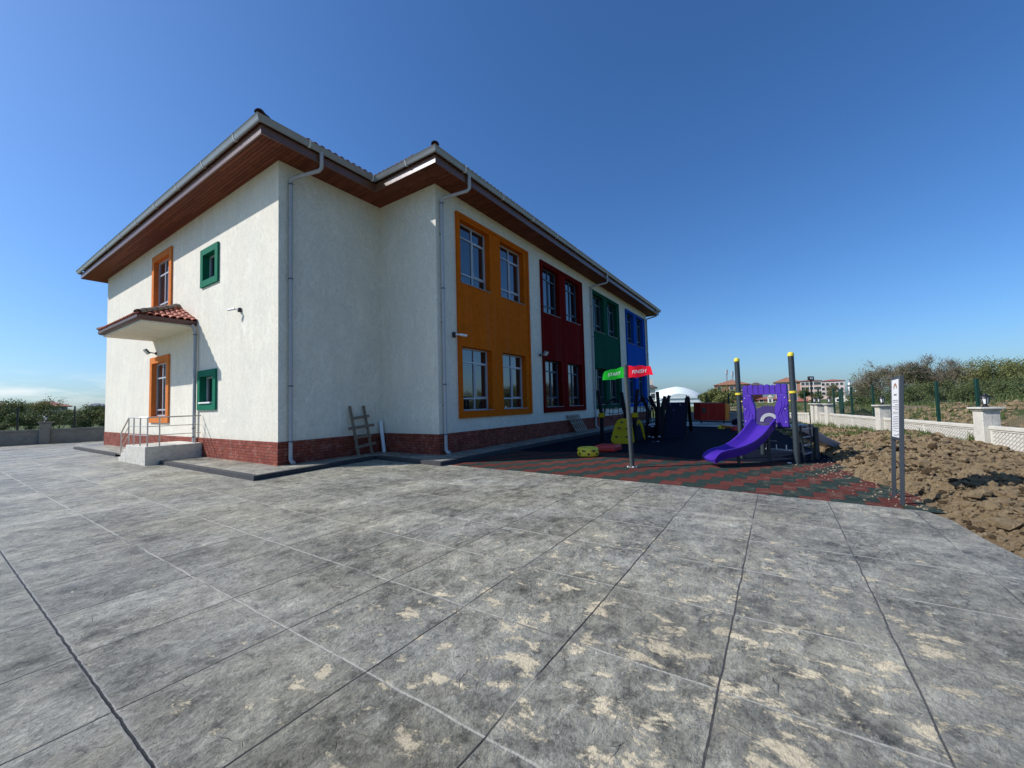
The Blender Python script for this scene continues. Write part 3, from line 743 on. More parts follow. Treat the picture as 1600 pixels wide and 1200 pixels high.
# downpipes
def downpipe(x, y, nx, ny, top, dx, bottom=.30, outs=.86, col=M['pipe'], shoe=True):
    N = V((nx,ny,0)); A = V((x,y,0))+N*.09; T = V((-ny,nx,0)); m = MB()
    pts = [A+V((0,0,bottom)), A+V((0,0,top))]
    m.tube(pts, .052, 14)
    gx = V((x,y,0))+N*(outs+.06)+V((dx[0],dx[1],0))
    knee = A+V((0,0,top+.10)); up = gx+V((0,0,top+.27)); 
    m.tube([A+V((0,0,top-.02)), A+V((0,0,top+.06)), knee+(up-knee)*.08, knee+(up-knee)*.92, up+V((0,0,.06)), gx+V((0,0,ZT+.24))], .052, 14)
    if shoe: m.tube([A+V((0,0,bottom+.05)), A+V((0,0,bottom-.05)), A+N*.06+V((0,0,bottom-.12)), A+N*.16+V((0,0,bottom-.15))], .054, 14)
    o = m.build('downpipe', col, sch, ang=60)
    for z in ((bottom+.42), 2.25, 5.25, top-.06): MB().lathe(A+V((0,0,z)), [(.059,-.018), (.062,-.012), (.062,.012), (.059,.018)], 14).build('pipe_collar', M['collar'], o)
    for z in (1.6, 4.2, 7.0): MB().obox(A-N*.05+V((0,0,z)), N*.05, T*.02, V((0,0,.015))).build('pipe_bracket', M['collar'], o)
    return o
downpipe(5.83, AY, 0, -1, 8.02, (.42, 0)); downpipe(9.14, BY, 0, -1, 8.02, (.38, 0)); downpipe(21.28, BY, 0, -1, 8.02, (.4, 0)); downpipe(32.75, BY, 0, -1, 8.02, (.1, 0))

# tiled porch canopy on the left face
CY0, CY1, CX, CZ = 16.95, 21.4, 4.08, 4.56
cs = MB().box(CX, CY0, CZ, AX+.02, CY1, CZ+.12).build('canopy', M['stucco'], sch, bevel=.01); cs['label'] = 'white porch slab under a small tiled roof'
gm = MB()
ring = lambda d: [V((AX, CY1+d, 0)), V((CX-d, CY1+d, 0)), V((CX-d, CY0-d, 0)), V((AX, CY0-d, 0))]
pr = [(.003, CZ+.06), (.003, CZ+.20), (.10, CZ+.215), (.135, CZ+.20), (.13, CZ+.13), (.10, CZ+.085), (.05, CZ+.07)]
idx = [gm.pts(*[p+V((0,0,z)) for p in ring(d)]) for d, z in pr]
for i in range(len(pr)):
    A, B = idx[i], idx[(i+1) % len(pr)]
    for k in range(3): gm.f.append((A+k, A+k+1, B+k+1, B+k))
gm.f.append(tuple(i for i in idx)); gm.f.append(tuple(i+3 for i in reversed(idx)))
gm.build('canopy_gutter', M['brown'], cs, ang=50)
tl = MB(); tz0, tz1 = CZ+.22, 5.52
o1, o2 = V((CX-.10, CY0-.10, tz0)), V((CX-.10, CY1+.10, tz0)); r1, r2 = V((AX, 18.55, tz1)), V((AX, 19.75, tz1)); w1, w2 = V((AX, CY0-.10, tz0)), V((AX, CY1+.10, tz0))
base = MB(); base.poly(o2, o1, r1, r2); base.poly(o1, w1, r1); base.poly(w2, o2, r2); base.poly(o1, o2, w2, w1)
base.build('canopy_roof', M['tile'], cs, smooth=False)
def tile_tri(mb, poly, alongdir, w=.20, L=.30):
    """cover a planar polygon with barrel tiles; alongdir = horizontal direction of the eave"""
    P = [V(p) for p in poly]; n = (P[1]-P[0]).cross(P[2]-P[0]).normalized(); n = n if n.z > 0 else -n
    a = V(alongdir).normalized(); up = n.cross(a); up = up if up.z > 0 else -up
    c2 = [((p-P[0]).dot(a), (p-P[0]).dot(up)) for p in P]
    def inside(u, v):
        s = None
        for k in range(len(c2)):
            (x0,y0),(x1,y1) = c2[k], c2[(k+1) % len(c2)]
            q = (x1-x0)*(v-y0)-(y1-y0)*(u-x0)
            if abs(q) < 1e-9: continue
            if s is None: s = q > 0
            elif (q > 0) != s: return False
        return True
    us = [c[0] for c in c2]; vs = [c[1] for c in c2]
    v = min(vs); row = 0
    while v < max(vs):
        u = min(us)+w/2
        while u < max(us):
            if inside(u, v+L*.4): barrel(mb, P[0]+a*u+up*(v-.03)+n*(.012+.004*(row % 2)), up+n*(-.06), n, w*.98, L*1.15)
            u += w
        v += L; row += 1
tile_tri(tl, [o1, w1, r1], (1,0,0)); tile_tri(tl, [o2, o1, r1, r2], (0,1,0)); tile_tri(tl, [w2, o2, r2], (1,0,0))
tl.build('roof_tile', M['tile'], cs)
for a, b in ((o1, r1), (o2, r2), (r1+V((-.06,0,.0)), r2+V((-.06,0,0)))):
    hp = MB(); d = (b-a); L = d.length; d.normalize(); k = 0
    while k*.30 < L-.1: barrel(hp, a+d*.30*k+V((0,0,.05+.008*(k % 2))), d, V((0,0,1)), .25, .36, n=7); k += 1
    hp.build('hip_tile', M['hip'], cs)
dpm = MB(); q = V((AX-.09, 16.72, 0))
dpm.tube([q+V((0,0,.22)), q+V((0,0,4.36)), q+V((-.02,.05,4.5)), q+V((-.05,.10,4.62))], .052, 14)
dpm.tube([q+V((0,0,.26)), q+V((0,0,.18)), q+V((-.05,0,.13)), q+V((-.14,0,.12))], .06, 14)
dp = dpm.build('downpipe', M['pipe'], sch, ang=60)
for z in (.75, 1.05, 4.28): MB().lathe(q+V((0,0,z)), [(.059,-.018), (.062,-.012), (.062,.012), (.059,.018)], 14).build('pipe_collar', M['collar'], dp)
# dark-roofed porch at the far end
ec = MB().box(EX, 10.2, 4.35, EX+1.25, 13.6, 4.45).build('end_canopy', M['stucco'], sch)
m = MB(); m.prism([(EX, 10.05, 4.46), (EX+1.45, 10.05, 4.46), (EX+1.45, 10.05, 4.55), (EX, 10.05, 5.05)], (0, 3.7, 0)); m.build('canopy_roof', M['hip'], ec, smooth=False)

# ------------------------------------------------------------------ walkway and kerb round the building
WK = [(4.40, 27.9), (4.40, 10.03), (8.02, 10.40), (7.84, 7.52), (34.2, 7.30), (34.2, 9.0), (33, 9.0), (33, 8.6), (8.97, 8.6), (8.97, 11.25), (5.56, 11.25), (5.56, 27.9)]
mb = MB(); mb.poly(*[(x, y, .105) for x, y in WK]); mb.build('walkway', M['walk'], smooth=False)['kind'] = 'structure'
kb = MB()
def kerb(p, q, w=.14, z0=-.05, z1=.112, e0=0., e1=0.):
    p, q = V((*p,0)), V((*q,0)); d = (q-p).normalized(); p = p-d*e0; q = q+d*e1; n = V((-d.y, d.x, 0)); n = n if True else n
    kb.obox((p+q)/2+n*w/2+V((0,0,(z0+z1)/2)), d*(q-p).length/2, n*w/2, V((0,0,(z1-z0)/2)))
kerb((4.40, 27.9), (4.40, 21.0)); kerb((4.40, 16.21), (4.40, 10.03)); kerb((4.40, 10.03), (8.02, 10.40), e0=-.14, e1=.0, z1=.111); kerb((8.02, 10.40), (7.84, 7.52), z1=.1125); kerb((7.84, 7.52), (34.2, 7.30), e0=-.14, z1=.111)
tag(kb.build('kerb', M['basalt'], bevel=.008), kind='structure')

# ------------------------------------------------------------------ entrance steps
st = thing('entrance_steps', 'white concrete landing with steps and steel railing under the tiled porch', 'steps', (4.8, 17.5, 0))
MB().box(4.06, 16.22, -.03, 5.515, 18.2, .57).build('landing', M['white_concrete'], st, bevel=.012)
for k in range(3): MB().box(4.06, 18.203+.27*k, -.03, 5.515, 18.203+.27*(k+1)-.003, .57-.145*(k+1)).build('step', M['white_concrete'], st, bevel=.01)
rl = MB(); X0 = 4.13; Y0 = 16.30; ZH = 1.47
rl.tube([(5.50, Y0, ZH+.01), (X0+.05, Y0, ZH), (X0, Y0+.05, ZH), (X0, 18.2, ZH), (X0, 19.05, .95), (X0, 19.15, .90)], .021, 10)
rail = rl.build('railing', M['steel'], st)
for z in (1.19, .91): MB().tube([(5.50, Y0, z), (X0, Y0, z)], .012, 8).build('rail_bar', M['steel'], rail)
for z in (1.19, .91): MB().tube([(X0, Y0+.02, z), (X0, 18.2, z), (X0, 19.05, z-.52)], .012, 8).build('rail_bar', M['steel'], rail)
for x, y, zb in ((5.35, Y0, .57), (4.42, Y0, .57), (X0, Y0, .57), (X0, 17.0, .57), (X0, 17.65, .57), (X0, 18.2, .57)): MB().tube([(x, y, zb-.01), (x, y, ZH)], .019, 10).build('rail_post', M['steel'], rail)
MB().tube([(X0, 19.05, .0), (X0, 19.05, .96)], .019, 10).build('rail_post', M['steel'], rail)

# ------------------------------------------------------------------ things on and against the walls
def security_camera(loc, d, label):
    t = thing('security_camera', label, 'security camera', loc, 'security cameras on the school walls'); L = V(loc); d = V(d).normalized(); n = d
    return t, L
t = thing('security_camera', 'small white security camera on a black box beside the orange panel', 'security camera', (9.66, BY, 3.86), 'security cameras on the school walls')
MB().box(9.61, BY-.09, 3.78, 9.71, BY-.005, 3.95).build('junction_box', M['black'], t, bevel=.01)
MB().tube([(9.68, BY-.10, 3.87), (9.72, BY-.17, 3.87), (9.79, BY-.22, 3.86)], .028, 10).build('bracket', M['white'], t)
MB().tube([(9.76, BY-.20, 3.865), (9.79, BY-.21, 3.865), (9.98, BY-.295, 3.848), (9.99, BY-.30, 3.847)], [.034,.042,.042,.037], 14).build('camera_body', M['white'], t)
t = thing('security_camera', 'small security camera casting a shadow on the sunlit left wall', 'security camera', (AX, 13.5, 4.66), 'security cameras on the school walls')
MB().box(AX-.075, 13.45, 4.60, AX-.003, 13.55, 4.73).build('junction_box', M['black'], t, bevel=.01)
MB().tube([(AX-.08, 13.5, 4.66), (AX-.15, 13.5, 4.67), (AX-.17, 13.54, 4.675)], .018, 10).build('bracket', M['white'], t)
MB().tube([(AX-.16, 13.52, 4.675), (AX-.25, 13.73, 4.66), (AX-.253, 13.735, 4.66)], [.034, .034, .030], 14).build('camera_body', M['white'], t)
def floodlight(base, N, T, label):
    base = V(base); N = V(N); T = V(T); t = thing('floodlight', label, 'floodlight', base, 'floodlights on the school walls')
    m = MB(); m.obox(base+N*.02, N*.02, T*.05, V((0,0,.05))); m.bar(base+N*.02, base+N*.22+V((0,0,.03)), .035); m.build('bracket', M['black'], t)
    d = (N*.8+V((0,0,-.6))).normalized(); u = T.cross(d); c = base+N*.30+V((0,0,.05))
    MB().obox(c, d*.035, T*.15, u*.11).build('housing', paint('grey_lamp_housing', (.20,.21,.22), .45), t, bevel=.01)
    MB().obox(c+d*.038, d*.004, T*.125, u*.085).build('lamp_glass', M['lampglass'], t)
floodlight((AX, 20.95, 4.02), (-1,0,0), (0,1,0), 'grey floodlight above the lower orange window under the porch')
floodlight((15.30, BY, 3.70), (0,-1,0), (1,0,0), 'grey floodlight on the white pier beside the dark red panel')

# ladder, pipe and pallet leaning on the walls
t = thing('wooden_ladder', 'short rough timber ladder leaning in the shaded wall corner', 'ladder', (8.05, 10.95, .105))
for (x0, x1) in ((7.74, 7.67), (8.23, 8.17)): MB().bar((x0, 10.86, .106), (x1, 11.20, 1.66), .075, .055, (0,1,0)).build('ladder_rail', M['oldwood'], t, bevel=.006)
for zc, xa, xb, ti in ((1.30, 7.66, 8.29, .06), (1.00, 7.48, 8.42, .07), (.70, 7.71, 8.28, .02), (.42, 7.63, 8.38, .08)):
    y = 10.86+.34*(zc-.1)/1.55-.055; MB().bar((xa, y, zc-ti/2), (xb, y, zc+ti/2), .03, .085).build('rung', M['oldwood'], t, bevel=.005)
o = MB().tube([(8.80, 10.98, .106), (8.815, 11.17, 1.12), (8.816, 11.175, 1.14)], [.062,.062,.05], 14).build('plastic_pipe', M['white'])
tag(o, 'white plastic pipe offcut leaning in the corner beside the ladder', 'pipe')
t = thing('pallet', 'slatted timber pallet leaning on the wall below the dark red panel', 'pallet', (18.4, 8.3, .105))
PB, PT = V((18.1, 8.22, .106)), V((17.75, 8.56, .98))
for k in range(6):
    s = V((1.25*k/5, 0, 0)); MB().bar(PB+s, PT+s, .10, .022, (0,-1,.4)).build('slat', M['palletwood'], t)
for k in (.12, .5, .88):
    c = PB+(PT-PB)*k+V((0,.045,.02)); MB().bar(c+V((-.05,0,0)), c+V((1.30,0,0)), .07, .06).build('bearer', M['palletwood'], t)

# ------------------------------------------------------------------ start / finish post
t = thing('start_finish_post', 'grey post carrying a green START flag and a red FINISH flag', 'signpost', (9.68, 3.0, 0))
PB0, PT0 = V((9.68, 3.0, 0)), V((9.555, 3.03, 2.455))
MB().tube([PB0, PT0, PT0+V((0,0,.02))], [.054,.052,.03], 20).build('post', paint('grey_painted_post', (.055,.068,.068), .4), t)
m = MB().lathe(PB0, [(.13,.0), (.13,.012), (.07,.016)], 20)
m.build('base_plate', M['steel'], t)
for k in range(4):
    MB().lathe(PB0+V((.1*cos(k*pi/2+.5), .1*sin(k*pi/2+.5), .012)), [(.018,0), (.016,.018), (.006,.022)], 8).build('bolt', M['white'], t)
FR = V((.28, -.96, 0)); FN = V((-.96, -.28, 0)); KZ = .00257
def flag(name, mat, top, bot, word, cx, cy, th, tilt, label):
    def interp(tab, x):
        for (a, b), (c, d) in zip(tab, tab[1:]):
            if a <= x <= c: return b+(d-b)*(x-a)/(c-a)
        return tab[-1][1]
    P = lambda x, y, d=0.: PT0+V((0,0,.035))+FR*(x-480)*KZ+FN*(d+.022*sin((x-480)/38.))+V((0,0,(160-y)*KZ))
    x0, x1 = top[0][0], top[-1][0]; N = 28; m = MB(); rows = []
    for i in range(N+1):
        x = x0+(x1-x0)*i/N; a, b = interp(top, x), interp(bot, x)
        rows.append([P(x,a,.008), P(x,b,.008), P(x,b,-.008), P(x,a,-.008)])
    m.sweep(rows, closed=True); o = m.build('flag', mat, t, ang=60); o['label'] = label
    cu_ = bpy.data.curves.new('word', 'FONT'); cu_.body = word; cu_.align_x = 'CENTER'; cu_.align_y = 'CENTER'; cu_.size = 1.; cu_.shear = .32; cu_.offset = .006; cu_.resolution_u = 3
    tmp = bpy.data.objects.new('word', cu_); COL.objects.link(tmp); bpy.context.view_layer.update()
    me = bpy.data.meshes.new_from_object(tmp.evaluated_get(bpy.context.evaluated_depsgraph_get())); bpy.data.objects.remove(tmp)
    vs = [v.co.copy() for v in me.vertices]; w = max(v.x for v in vs)-min(v.x for v in vs); s = th/w
    tm = MB(); tm.v = [tuple(P(cx+v.x*s*cos(tilt)-v.y*s*1.05*sin(tilt), cy-(v.x*s*sin(tilt)+v.y*s*1.05*cos(tilt)), .0105)) for v in vs]
    tm.f = [tuple(p.vertices) for p in me.polygons]
    tm.build('lettering', M['white'], o, smooth=False)
flag('flag', M['flaggreen'], [(266,290),(272,258),(286,225),(325,214),(340,207),(400,203),(430,190),(455,188),(471,191)], [(266,301),(272,306),(330,303),(380,306),(400,296),(440,291),(471,291)], 'START', 372, 254, 122, .10, 'green flag plate lettered START')
flag('flag', M['flagred'], [(489,184),(512,179),(535,183),(560,190),(600,180),(640,184),(660,195),(690,190),(704,194),(722,272)], [(489,294),(520,292),(545,288),(570,296),(620,286),(680,272),(704,274),(722,276)], 'FINISH', 597, 239, 132, .07, 'red flag plate lettered FINISH')
for z in (2.40, 2.20): MB().lathe(V((9.565, 3.028, z)), [(.058,-.012),(.058,.012)], 16).build('clamp', M['signgrey'], t)

# ------------------------------------------------------------------ information sign
t = thing('information_sign', 'narrow white information board between two dark square posts beside the dug soil', 'information sign', (8.27, -1.43, 0))
t.rotation_euler = (.052, .03, 0)
for x in (8.02, 8.53): MB().box(x-.022, -1.455, -.02, x+.022, -1.405, 1.86).build('post', M['signgrey'], t, bevel=.004)
MB().box(8.043, -1.45, 1.82, 8.507, -1.408, 1.858).build('top_rail', M['signgrey'], t); MB().box(8.043, -1.45, .90, 8.507, -1.408, .94).build('bottom_rail', M['signgrey'], t)
bd = MB().box(8.043, -1.45, .942, 8.507, -1.412, 1.818).build('board', M['white'], t)
tx = MB(); r = random.Random(4)
def strip(x0, x1, z, h): tx.box(x0, -1.4115, z-h/2, x1, -1.409, z+h/2)
z = 1.50
while z > 1.02:
    w = r.choice((.33, .35, .34, .2, .28, .35)); strip(8.10, 8.10+w, z, .007); z -= r.choice((.026, .026, .038))
strip(8.19, 8.36, 1.585, .022); strip(8.10, 8.17, .985, .02); strip(8.2, 8.4, .975, .006); strip(8.2, 8.36, .962, .006)
tx.build('printed_lines', M['text'], bd, smooth=False)
em = MB()
for k in range(10):
    a0, a1 = pi*.05+k*pi*.09, pi*.05+(k+.85)*pi*.09; c = V((8.275, -1.409, 1.665))
    q = lambda a, rr: c+V((cos(a)*rr*1.15, 0, sin(a)*rr))
    em.prism([q(a0,.06), q(a1,.06), q(a1,.095), q(a0,.095)], (0,-.002,0))
em.build('emblem', M['emblem'], bd, smooth=False)

# ------------------------------------------------------------------ slide tower
t = thing('slide_tower', 'purple playground slide tower with two tall dark posts capped yellow', 'playground slide', (12.0, .28, 0))
O = V((12.0, .28, 0)); RR = V((-.392, -.920, 0)); NN = V((-.920, .392, 0)); L = lambda r, n, z: O+RR*r+NN*n+V((0,0,z))
def cap_post(r, n, h, capmat, top=True):
    p = L(r, n, 0); o = MB().tube([p, p+V((0,0,h))], .062, 20).build('post', M['slate'], t)
    if top: MB().lathe(p+V((0,0,h)), [(.066,-.03), (.068,.02), (.055,.05), (.03,.066), (.004,.07)], 20).build('post_cap', capmat, o)
    return o
for r_ in (-.64, .64):
    o = cap_post(r_, 0, 2.60, M['yellow']); p = L(r_, 0, 0)
    MB().lathe(p+V((0,0,1.70)), [(.064,-.03), (.082,-.024), (.082,.024), (.064,.03)], 20).build('clamp', M['yellow'], o)
for r_ in (-.64, .64): cap_post(r_, -1.15, .80, M['slate'], False)
MB().obox(L(0,-.575,.84), RR*.62, NN*.56, V((0,0,.035))).build('platform', M['slate'], t, bevel=.006)
MB().bar(L(-.62, .012, 1.70), L(.62, .012, 1.70), .032).build('cross_bar', M['slate'], t)
# purple gate panel
pm = MB(); T_ = .09
def ppoly(pts): pm.prism([L(a, -.055, z) for a, z in pts], NN*T_)
lc = [(-.52,.86), (-.27,.86), (-.245,1.05), (-.23,1.25), (-.24,1.38), (-.29,1.50), (-.31,1.60), (-.30,1.66), (-.52,1.66)]
ppoly(lc); ppoly([(-a, z) for a, z in lc])
tp = [(-.52,1.663), (.52,1.663)]
for k in range(8):
    c0 = .52-.13*k
    for j, (dx, dz) in enumerate(((0,.0), (-.012,.03), (-.065,.055), (-.118,.03), (-.13,.0))):
        if j == 0 and k: continue
        tp.append((c0+dx, 1.86+dz+.012*sin(k*2.3)))
ppoly(tp)
pan = pm.build('gate_panel', M['purple'], t, bevel=.012)
gr = MB()
for k in range(1, 8): gr.bar(L(-.52+.13*k, .0375, 1.70), L(-.52+.13*k, .0375, 1.88), .012)
gr.build('groove', M['purpledark'], pan)
rg = MB()
for s in (-1, 1):
    for q in range(3):
        b0 = .30+.07*q
        rg.tube([L(s*(b0+.05), .035, .92+.1*q), L(s*b0, .037, 1.15+.05*q), L(s*(b0+.09), .037, 1.36+.04*q), L(s*(b0+.1), .035, 1.55)], [.004,.011,.011,.004], 6)
rg.build('carved_ridge', M['purple'], pan)
for s in (-1, 1):
    for z in (.98, 1.30, 1.58): MB().obox(L(s*.47, .042, z), RR*.012, NN*.006, V((0,0,.012))).build('bolt', M['greyplastic'], pan, bevel=.003)
    for z in (1.0, 1.5): MB().bar(L(s*.52, -.01, z), L(s*.585, -.01, z), .05, .03).build('panel_bracket', M['yellow'] if z > 1.4 else M['slate'], t)
# back panel with a rainbow of rings
bp = MB(); arc = [(.36*cos(pi*k/16)*1.15-.42, 1.0+.36*sin(pi*k/16)) for k in range(17)]
bp.prism([L(a, -1.10, z) for a, z in [(.0, .86), *arc, (-.834, .86)]], NN*.05)
bpo = bp.build('back_panel', M['purpledark'], t)
rb = MB(); q = [(.18+.09*(k > 16), (k % 17)) for k in range(34)]
pts = [L(.24*cos(pi*k/16)-.38, -1.045, .92+.24*sin(pi*k/16)) for k in range(17)]+[L(.15*cos(pi*k/16)-.38, -1.045, .92+.15*sin(pi*k/16)) for k in reversed(range(17))]
for k in range(16): rb.prism([pts[k], pts[k+1], pts[33-k-1], pts[33-k]], NN*.012)
rb.build('ring', M['greyplastic'], bpo)
# chute
def catmull(P, n=6):
    P = [V(p) for p in P]; Q = [P[0]*2-P[1]]+P+[P[-1]*2-P[-2]]; out = []
    for i in range(1, len(Q)-2):
        for k in range(n):
            u = k/n; a, b, c, d = Q[i-1], Q[i], Q[i+1], Q[i+2]
            out.append(.5*((2*b)+(c-a)*u+(2*a-5*b+4*c-d)*u*u+(3*b-a-3*c+d)*u**3))
    return out+[P[-1]]
def chute(path, halfw, hs, mat, name):
    pts = catmull(path, 7); m = MB(); rings = []; n = len(pts); S0 = None
    for k, p in enumerate(pts):
        d = pts[min(k+1, n-1)]-pts[max(k-1, 0)]; d.normalize(); s = d.cross(V((0,0,1))).normalized(); u = s.cross(d).normalized()
        f = k/(n-1); h = hs[0]+(hs[1]-hs[0])*min(1, f*1.5) if f < .8 else hs[1]*(1-(f-.8)/.2*.6)
        w = halfw
        sec = [(-w+.03,-.07), (-w-.01,h*.45), (-w-.035,h-.012), (-w-.03,h+.012), (-w+.005,h+.014), (-w+.03,h-.015), (-w+.09,.03), (-w+.14,.006), (0,0), (w-.14,.006), (w-.09,.03), (w-.03,h-.015), (w-.005,h+.014), (w+.03,h+.012), (w+.035,h-.012), (w+.01,h*.45), (w-.03,-.07), (w*.5,-.05), (-w*.5,-.05)]
        rings.append([p+s*a+u*b for a, b in sec])
    m.sweep(rings, closed=True); return m.build(name, mat, t, ang=50)
chute([L(0,.06,.885), L(0,.26,.79), L(-.02,.62,.58), L(-.08,1.00,.41), L(-.18,1.30,.32), L(-.32,1.54,.27), L(-.42,1.70,.21), L(-.48,1.80,.155)], .26, (.19,.12), M['purple'], 'slide_chute')
chute([L(.0,-1.2,.80), L(.10,-1.7,.66), L(.22,-2.3,.40), L(.32,-2.8,.22), L(.38,-3.1,.16)], .20, (.12,.08), M['greyplastic'], 'rear_chute')
MB().tube([L(-.13,1.15,.0), L(-.13,1.15,.30)], .035, 12).build('chute_leg', M['slate'], t)
# side ladder and braces
lad = MB(); lad.bar(L(.68,-.30,.0), L(.68,-.18,.90), .04); lad.bar(L(.68,-.75,.0), L(.68,-.70,.90), .04)
lo = lad.build('ladder', M['slate'], t)
for k in range(4): MB().tube([L(.68,-.28+.02*k,.20+.2*k), L(.68,-.76+.01*k,.20+.2*k)], .014, 8).build('rung', M['greyplastic'], lo)
bz = MB(); bz.bar(L(-.05,-.02,.30), L(.55,-.02,.30), .03); bz.bar(L(-.05,-.05,.50), L(.2,-.05,.50), .016); bz.build('brace', M['greyplastic'], t)
for k in range(3): MB().bar(L(-.02+.22*k,-.02,.31), L(-.02+.22*k,-.02,.42), .022).build('fitting', M['white'], t)
MB().tube([L(.08,.12,0), L(.08,.12,.62)], .036, 12).build('support_leg', M['slate'], t)
MB().lathe(L(.50,.06,0), [(.05,0), (.05,.01), (.02,.02)], 10).build('foot_plate', M['white'], t)

# ------------------------------------------------------------------ climbing frame in the shade
t = thing('climbing_frame', 'dark climbing frame of crooked posts with arched nets and yellow boards', 'climbing frame', (15.6, 4.6, 0))
def gp(px, py): 
    d = cr*(px-800)/F - cu*(py-600)/F + cf; k = -1.6/d.z; return CAMP+d*k, k
def cpost(pxb, pyb, pxk, pyk, pxt, pyt, clamp=False, r=.075):
    b, D = gp(pxb, pyb); k = at(pxk, pyk, D); e = at(pxt, pyt, D)
    o = MB().tube([b, k-V((0,0,.02)), k+(e-k)*.06, e], [r, r, r, r*.92], 12).build('post', M['darkpost'], t)
    if clamp: MB().lathe(k, [(r+.005,-.10), (r+.05,-.07), (r+.05,.07), (r+.005,.10)], 12).build('clamp', M['yellowshade'], o)
    return b, k, e
P = [cpost(941,690,940,649,934,610,True), cpost(977,688,977,648,971,613), cpost(991,691,992,649,996,608,True), cpost(1012,686,1012,640,1003,619), cpost(1027,684,1026,642,1015,619),
     cpost(1031,688,1029,637,1027,612), cpost(1034,686,1034,640,1039,619), cpost(1036,684,1036,642,1046,618)]
def arch(px0, px1, pyb, pyt, D):
    n = 14; a = [at(px0+(px1-px0)*(.5-.5*cos(pi*k/n)), pyb-(pyb-pyt)*sin(pi*k/n), D+.3*sin(pi*k/n)) for k in range(n+1)]
    o = MB().tube(a, .03, 8).build('net_arch', M['darkpost'], t); m = MB()
    for k in range(1, n, 2):
        e = a[k]; f = at(px0+(px1-px0)*(.5-.5*cos(pi*k/n))+R.uniform(-3,3), pyb+8, D); m.tube([e, e*.5+f*.5+V((.03,.02,-.02)), f], .012, 5)
    for h in (.25, .55, .85):
        y = pyb+6-(pyb-pyt)*h*.9; m.tube([at(px0+4, y+1, D), at((px0+px1)/2, y+2.5, D), at(px1-4, y, D)], .012, 5)
    m.build('rope_net', M['rope'], o)
arch(943, 976, 652, 624, 16.4); arch(993, 1021, 652, 622, 16.2); arch(1016, 1033, 652, 628, 17.6)
def board(pts, D, ext, mat, name):
    return MB().prism([at(x, y, D+(y-670)*-.008) for x, y in pts], ext).build(name, mat, t, bevel=.02)
D0 = 14.9
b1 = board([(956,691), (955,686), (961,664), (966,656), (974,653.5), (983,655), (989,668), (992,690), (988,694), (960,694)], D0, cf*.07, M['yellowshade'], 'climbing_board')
for x, y in ((971.5,660), (967.5,669), (980,669.5), (963,682.5), (979,682.5)): MB().lathe(at(x, y, D0-.09), [(.055,-.02), (.05,.02), (.03,.035)], 10).build('hold', M['black'], b1)
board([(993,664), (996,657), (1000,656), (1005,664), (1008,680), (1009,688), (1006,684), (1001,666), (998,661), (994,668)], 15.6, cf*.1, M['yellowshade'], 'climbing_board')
for k, (x, y) in enumerate(((1015,664), (1019,666), (1014,682), (1020,683), (1028,690), (1030,682), (1021,691))): MB().lathe(at(x, y, 15.4), [(.05,-.02), (.045,.02)], 8).build('stepping_disc', M['greyplastic'], t)
fr = MB().prism([at(x, y, 17.2) for x, y in ((1008,700), (1008,672), (1040,662), (1042,698))], cf*.12).build('net_screen', M['navy'], t)
t2 = thing('climbing_wall', 'dark blue sloping climbing wall with small holds', 'climbing wall', at(1057, 694, 17.5))
w = MB().prism([at(x, y, 17.3+(y-628)*-.012) for x, y in ((1042,629), (1072,628.5), (1070,694), (1036,696))], cf*.08).build('panel', M['navy'], t2, bevel=.01)
for x, y in ((1046,632), (1052,641), (1062,633), (1058,648), (1051,654), (1066,645), (1063,662), (1044,662), (1049,671), (1059,672)): MB().lathe(at(x, y, 17.15), [(.05,-.03), (.05,.03), (.02,.045)], 8).build('hold', M['purpledark'], w)
for a, b in (((1073,621), (1068,694)), ((1075,621), (1080,672)), ((1042,628), (1046,676))):
    MB().tube([at(*a, 17.7), at(b[0], b[1], 17.7 if b[1] > 680 else 19.6)], .075, 10).build('leg', M['darkpost'], t2)

# small play pieces
t = thing('play_drum', 'low yellow play drum with dark cut-outs on the rubber floor', 'play drum', (11.05, 4.75, 0))
c = V((11.15, 4.75, 0)); prof = [(.27,.0), (.31,.04), (.32,.13), (.31,.22), (.27,.26), (.18,.265), (.16,.22)]
yb = MB().lathe(c, prof, 24).build('drum', M['yellow'], t)
for k in range(14):
    a = k*2*pi/14; n = V((cos(a), sin(a), 0)); tt = V((-sin(a), cos(a), 0)); MB().obox(c+n*.318+V((0,0,.09+.09*(k % 2))), n*.006, tt*(.05 if k % 2 else .03), V((0,0,.022 if k % 2 else .03))).build('cutout', M['black'], yb)
o = MB().box(12.2, 4.3, .0, 12.9, 5.0, .20).build('balance_block', M['redplastic'], None, bevel=.05); tag(o, 'low dark red foam block behind the yellow drum', 'play block')
t = thing('balance_beam', 'orange balance beam between a yellow dome and a red dome', 'balance beam', (24.0, 2.9, 0))
Db = 21.5
dome = lambda c, r, mat, nm: MB().lathe(c, [(r, 0), (r*1.02, r*.25), (r*.9, r*.7), (r*.6, r*1.05), (r*.2, r*1.2), (.02, r*1.22)], 16).build(nm, mat, t)
g1, k1 = gp(1127, 670); g2, k2 = gp(1150, 672.5)
dome(g1, .17*k1/21, M['yellow'], 'dome'); dome(g2, .22*k2/21, M['redplastic'], 'dome'); MB().bar(g1+V((0,0,.14)), g2+V((0,0,.14)), .12, .10).build('beam', M['orangeplastic'], t)
MB().lathe(g1+V((0,0,.2*k1/21)), [(.03,0), (.03,.06), (.01,.07)], 8).build('knob', M['black'], t)
g3, k3 = gp(1152, 664); o = MB().lathe(g3, [(.28,0), (.3,.1), (.26,.26), (.14,.36), (.02,.38)], 16).build('stepping_dome', M['navy']); tag(o, 'dark blue stepping dome behind the red dome', 'stepping dome')
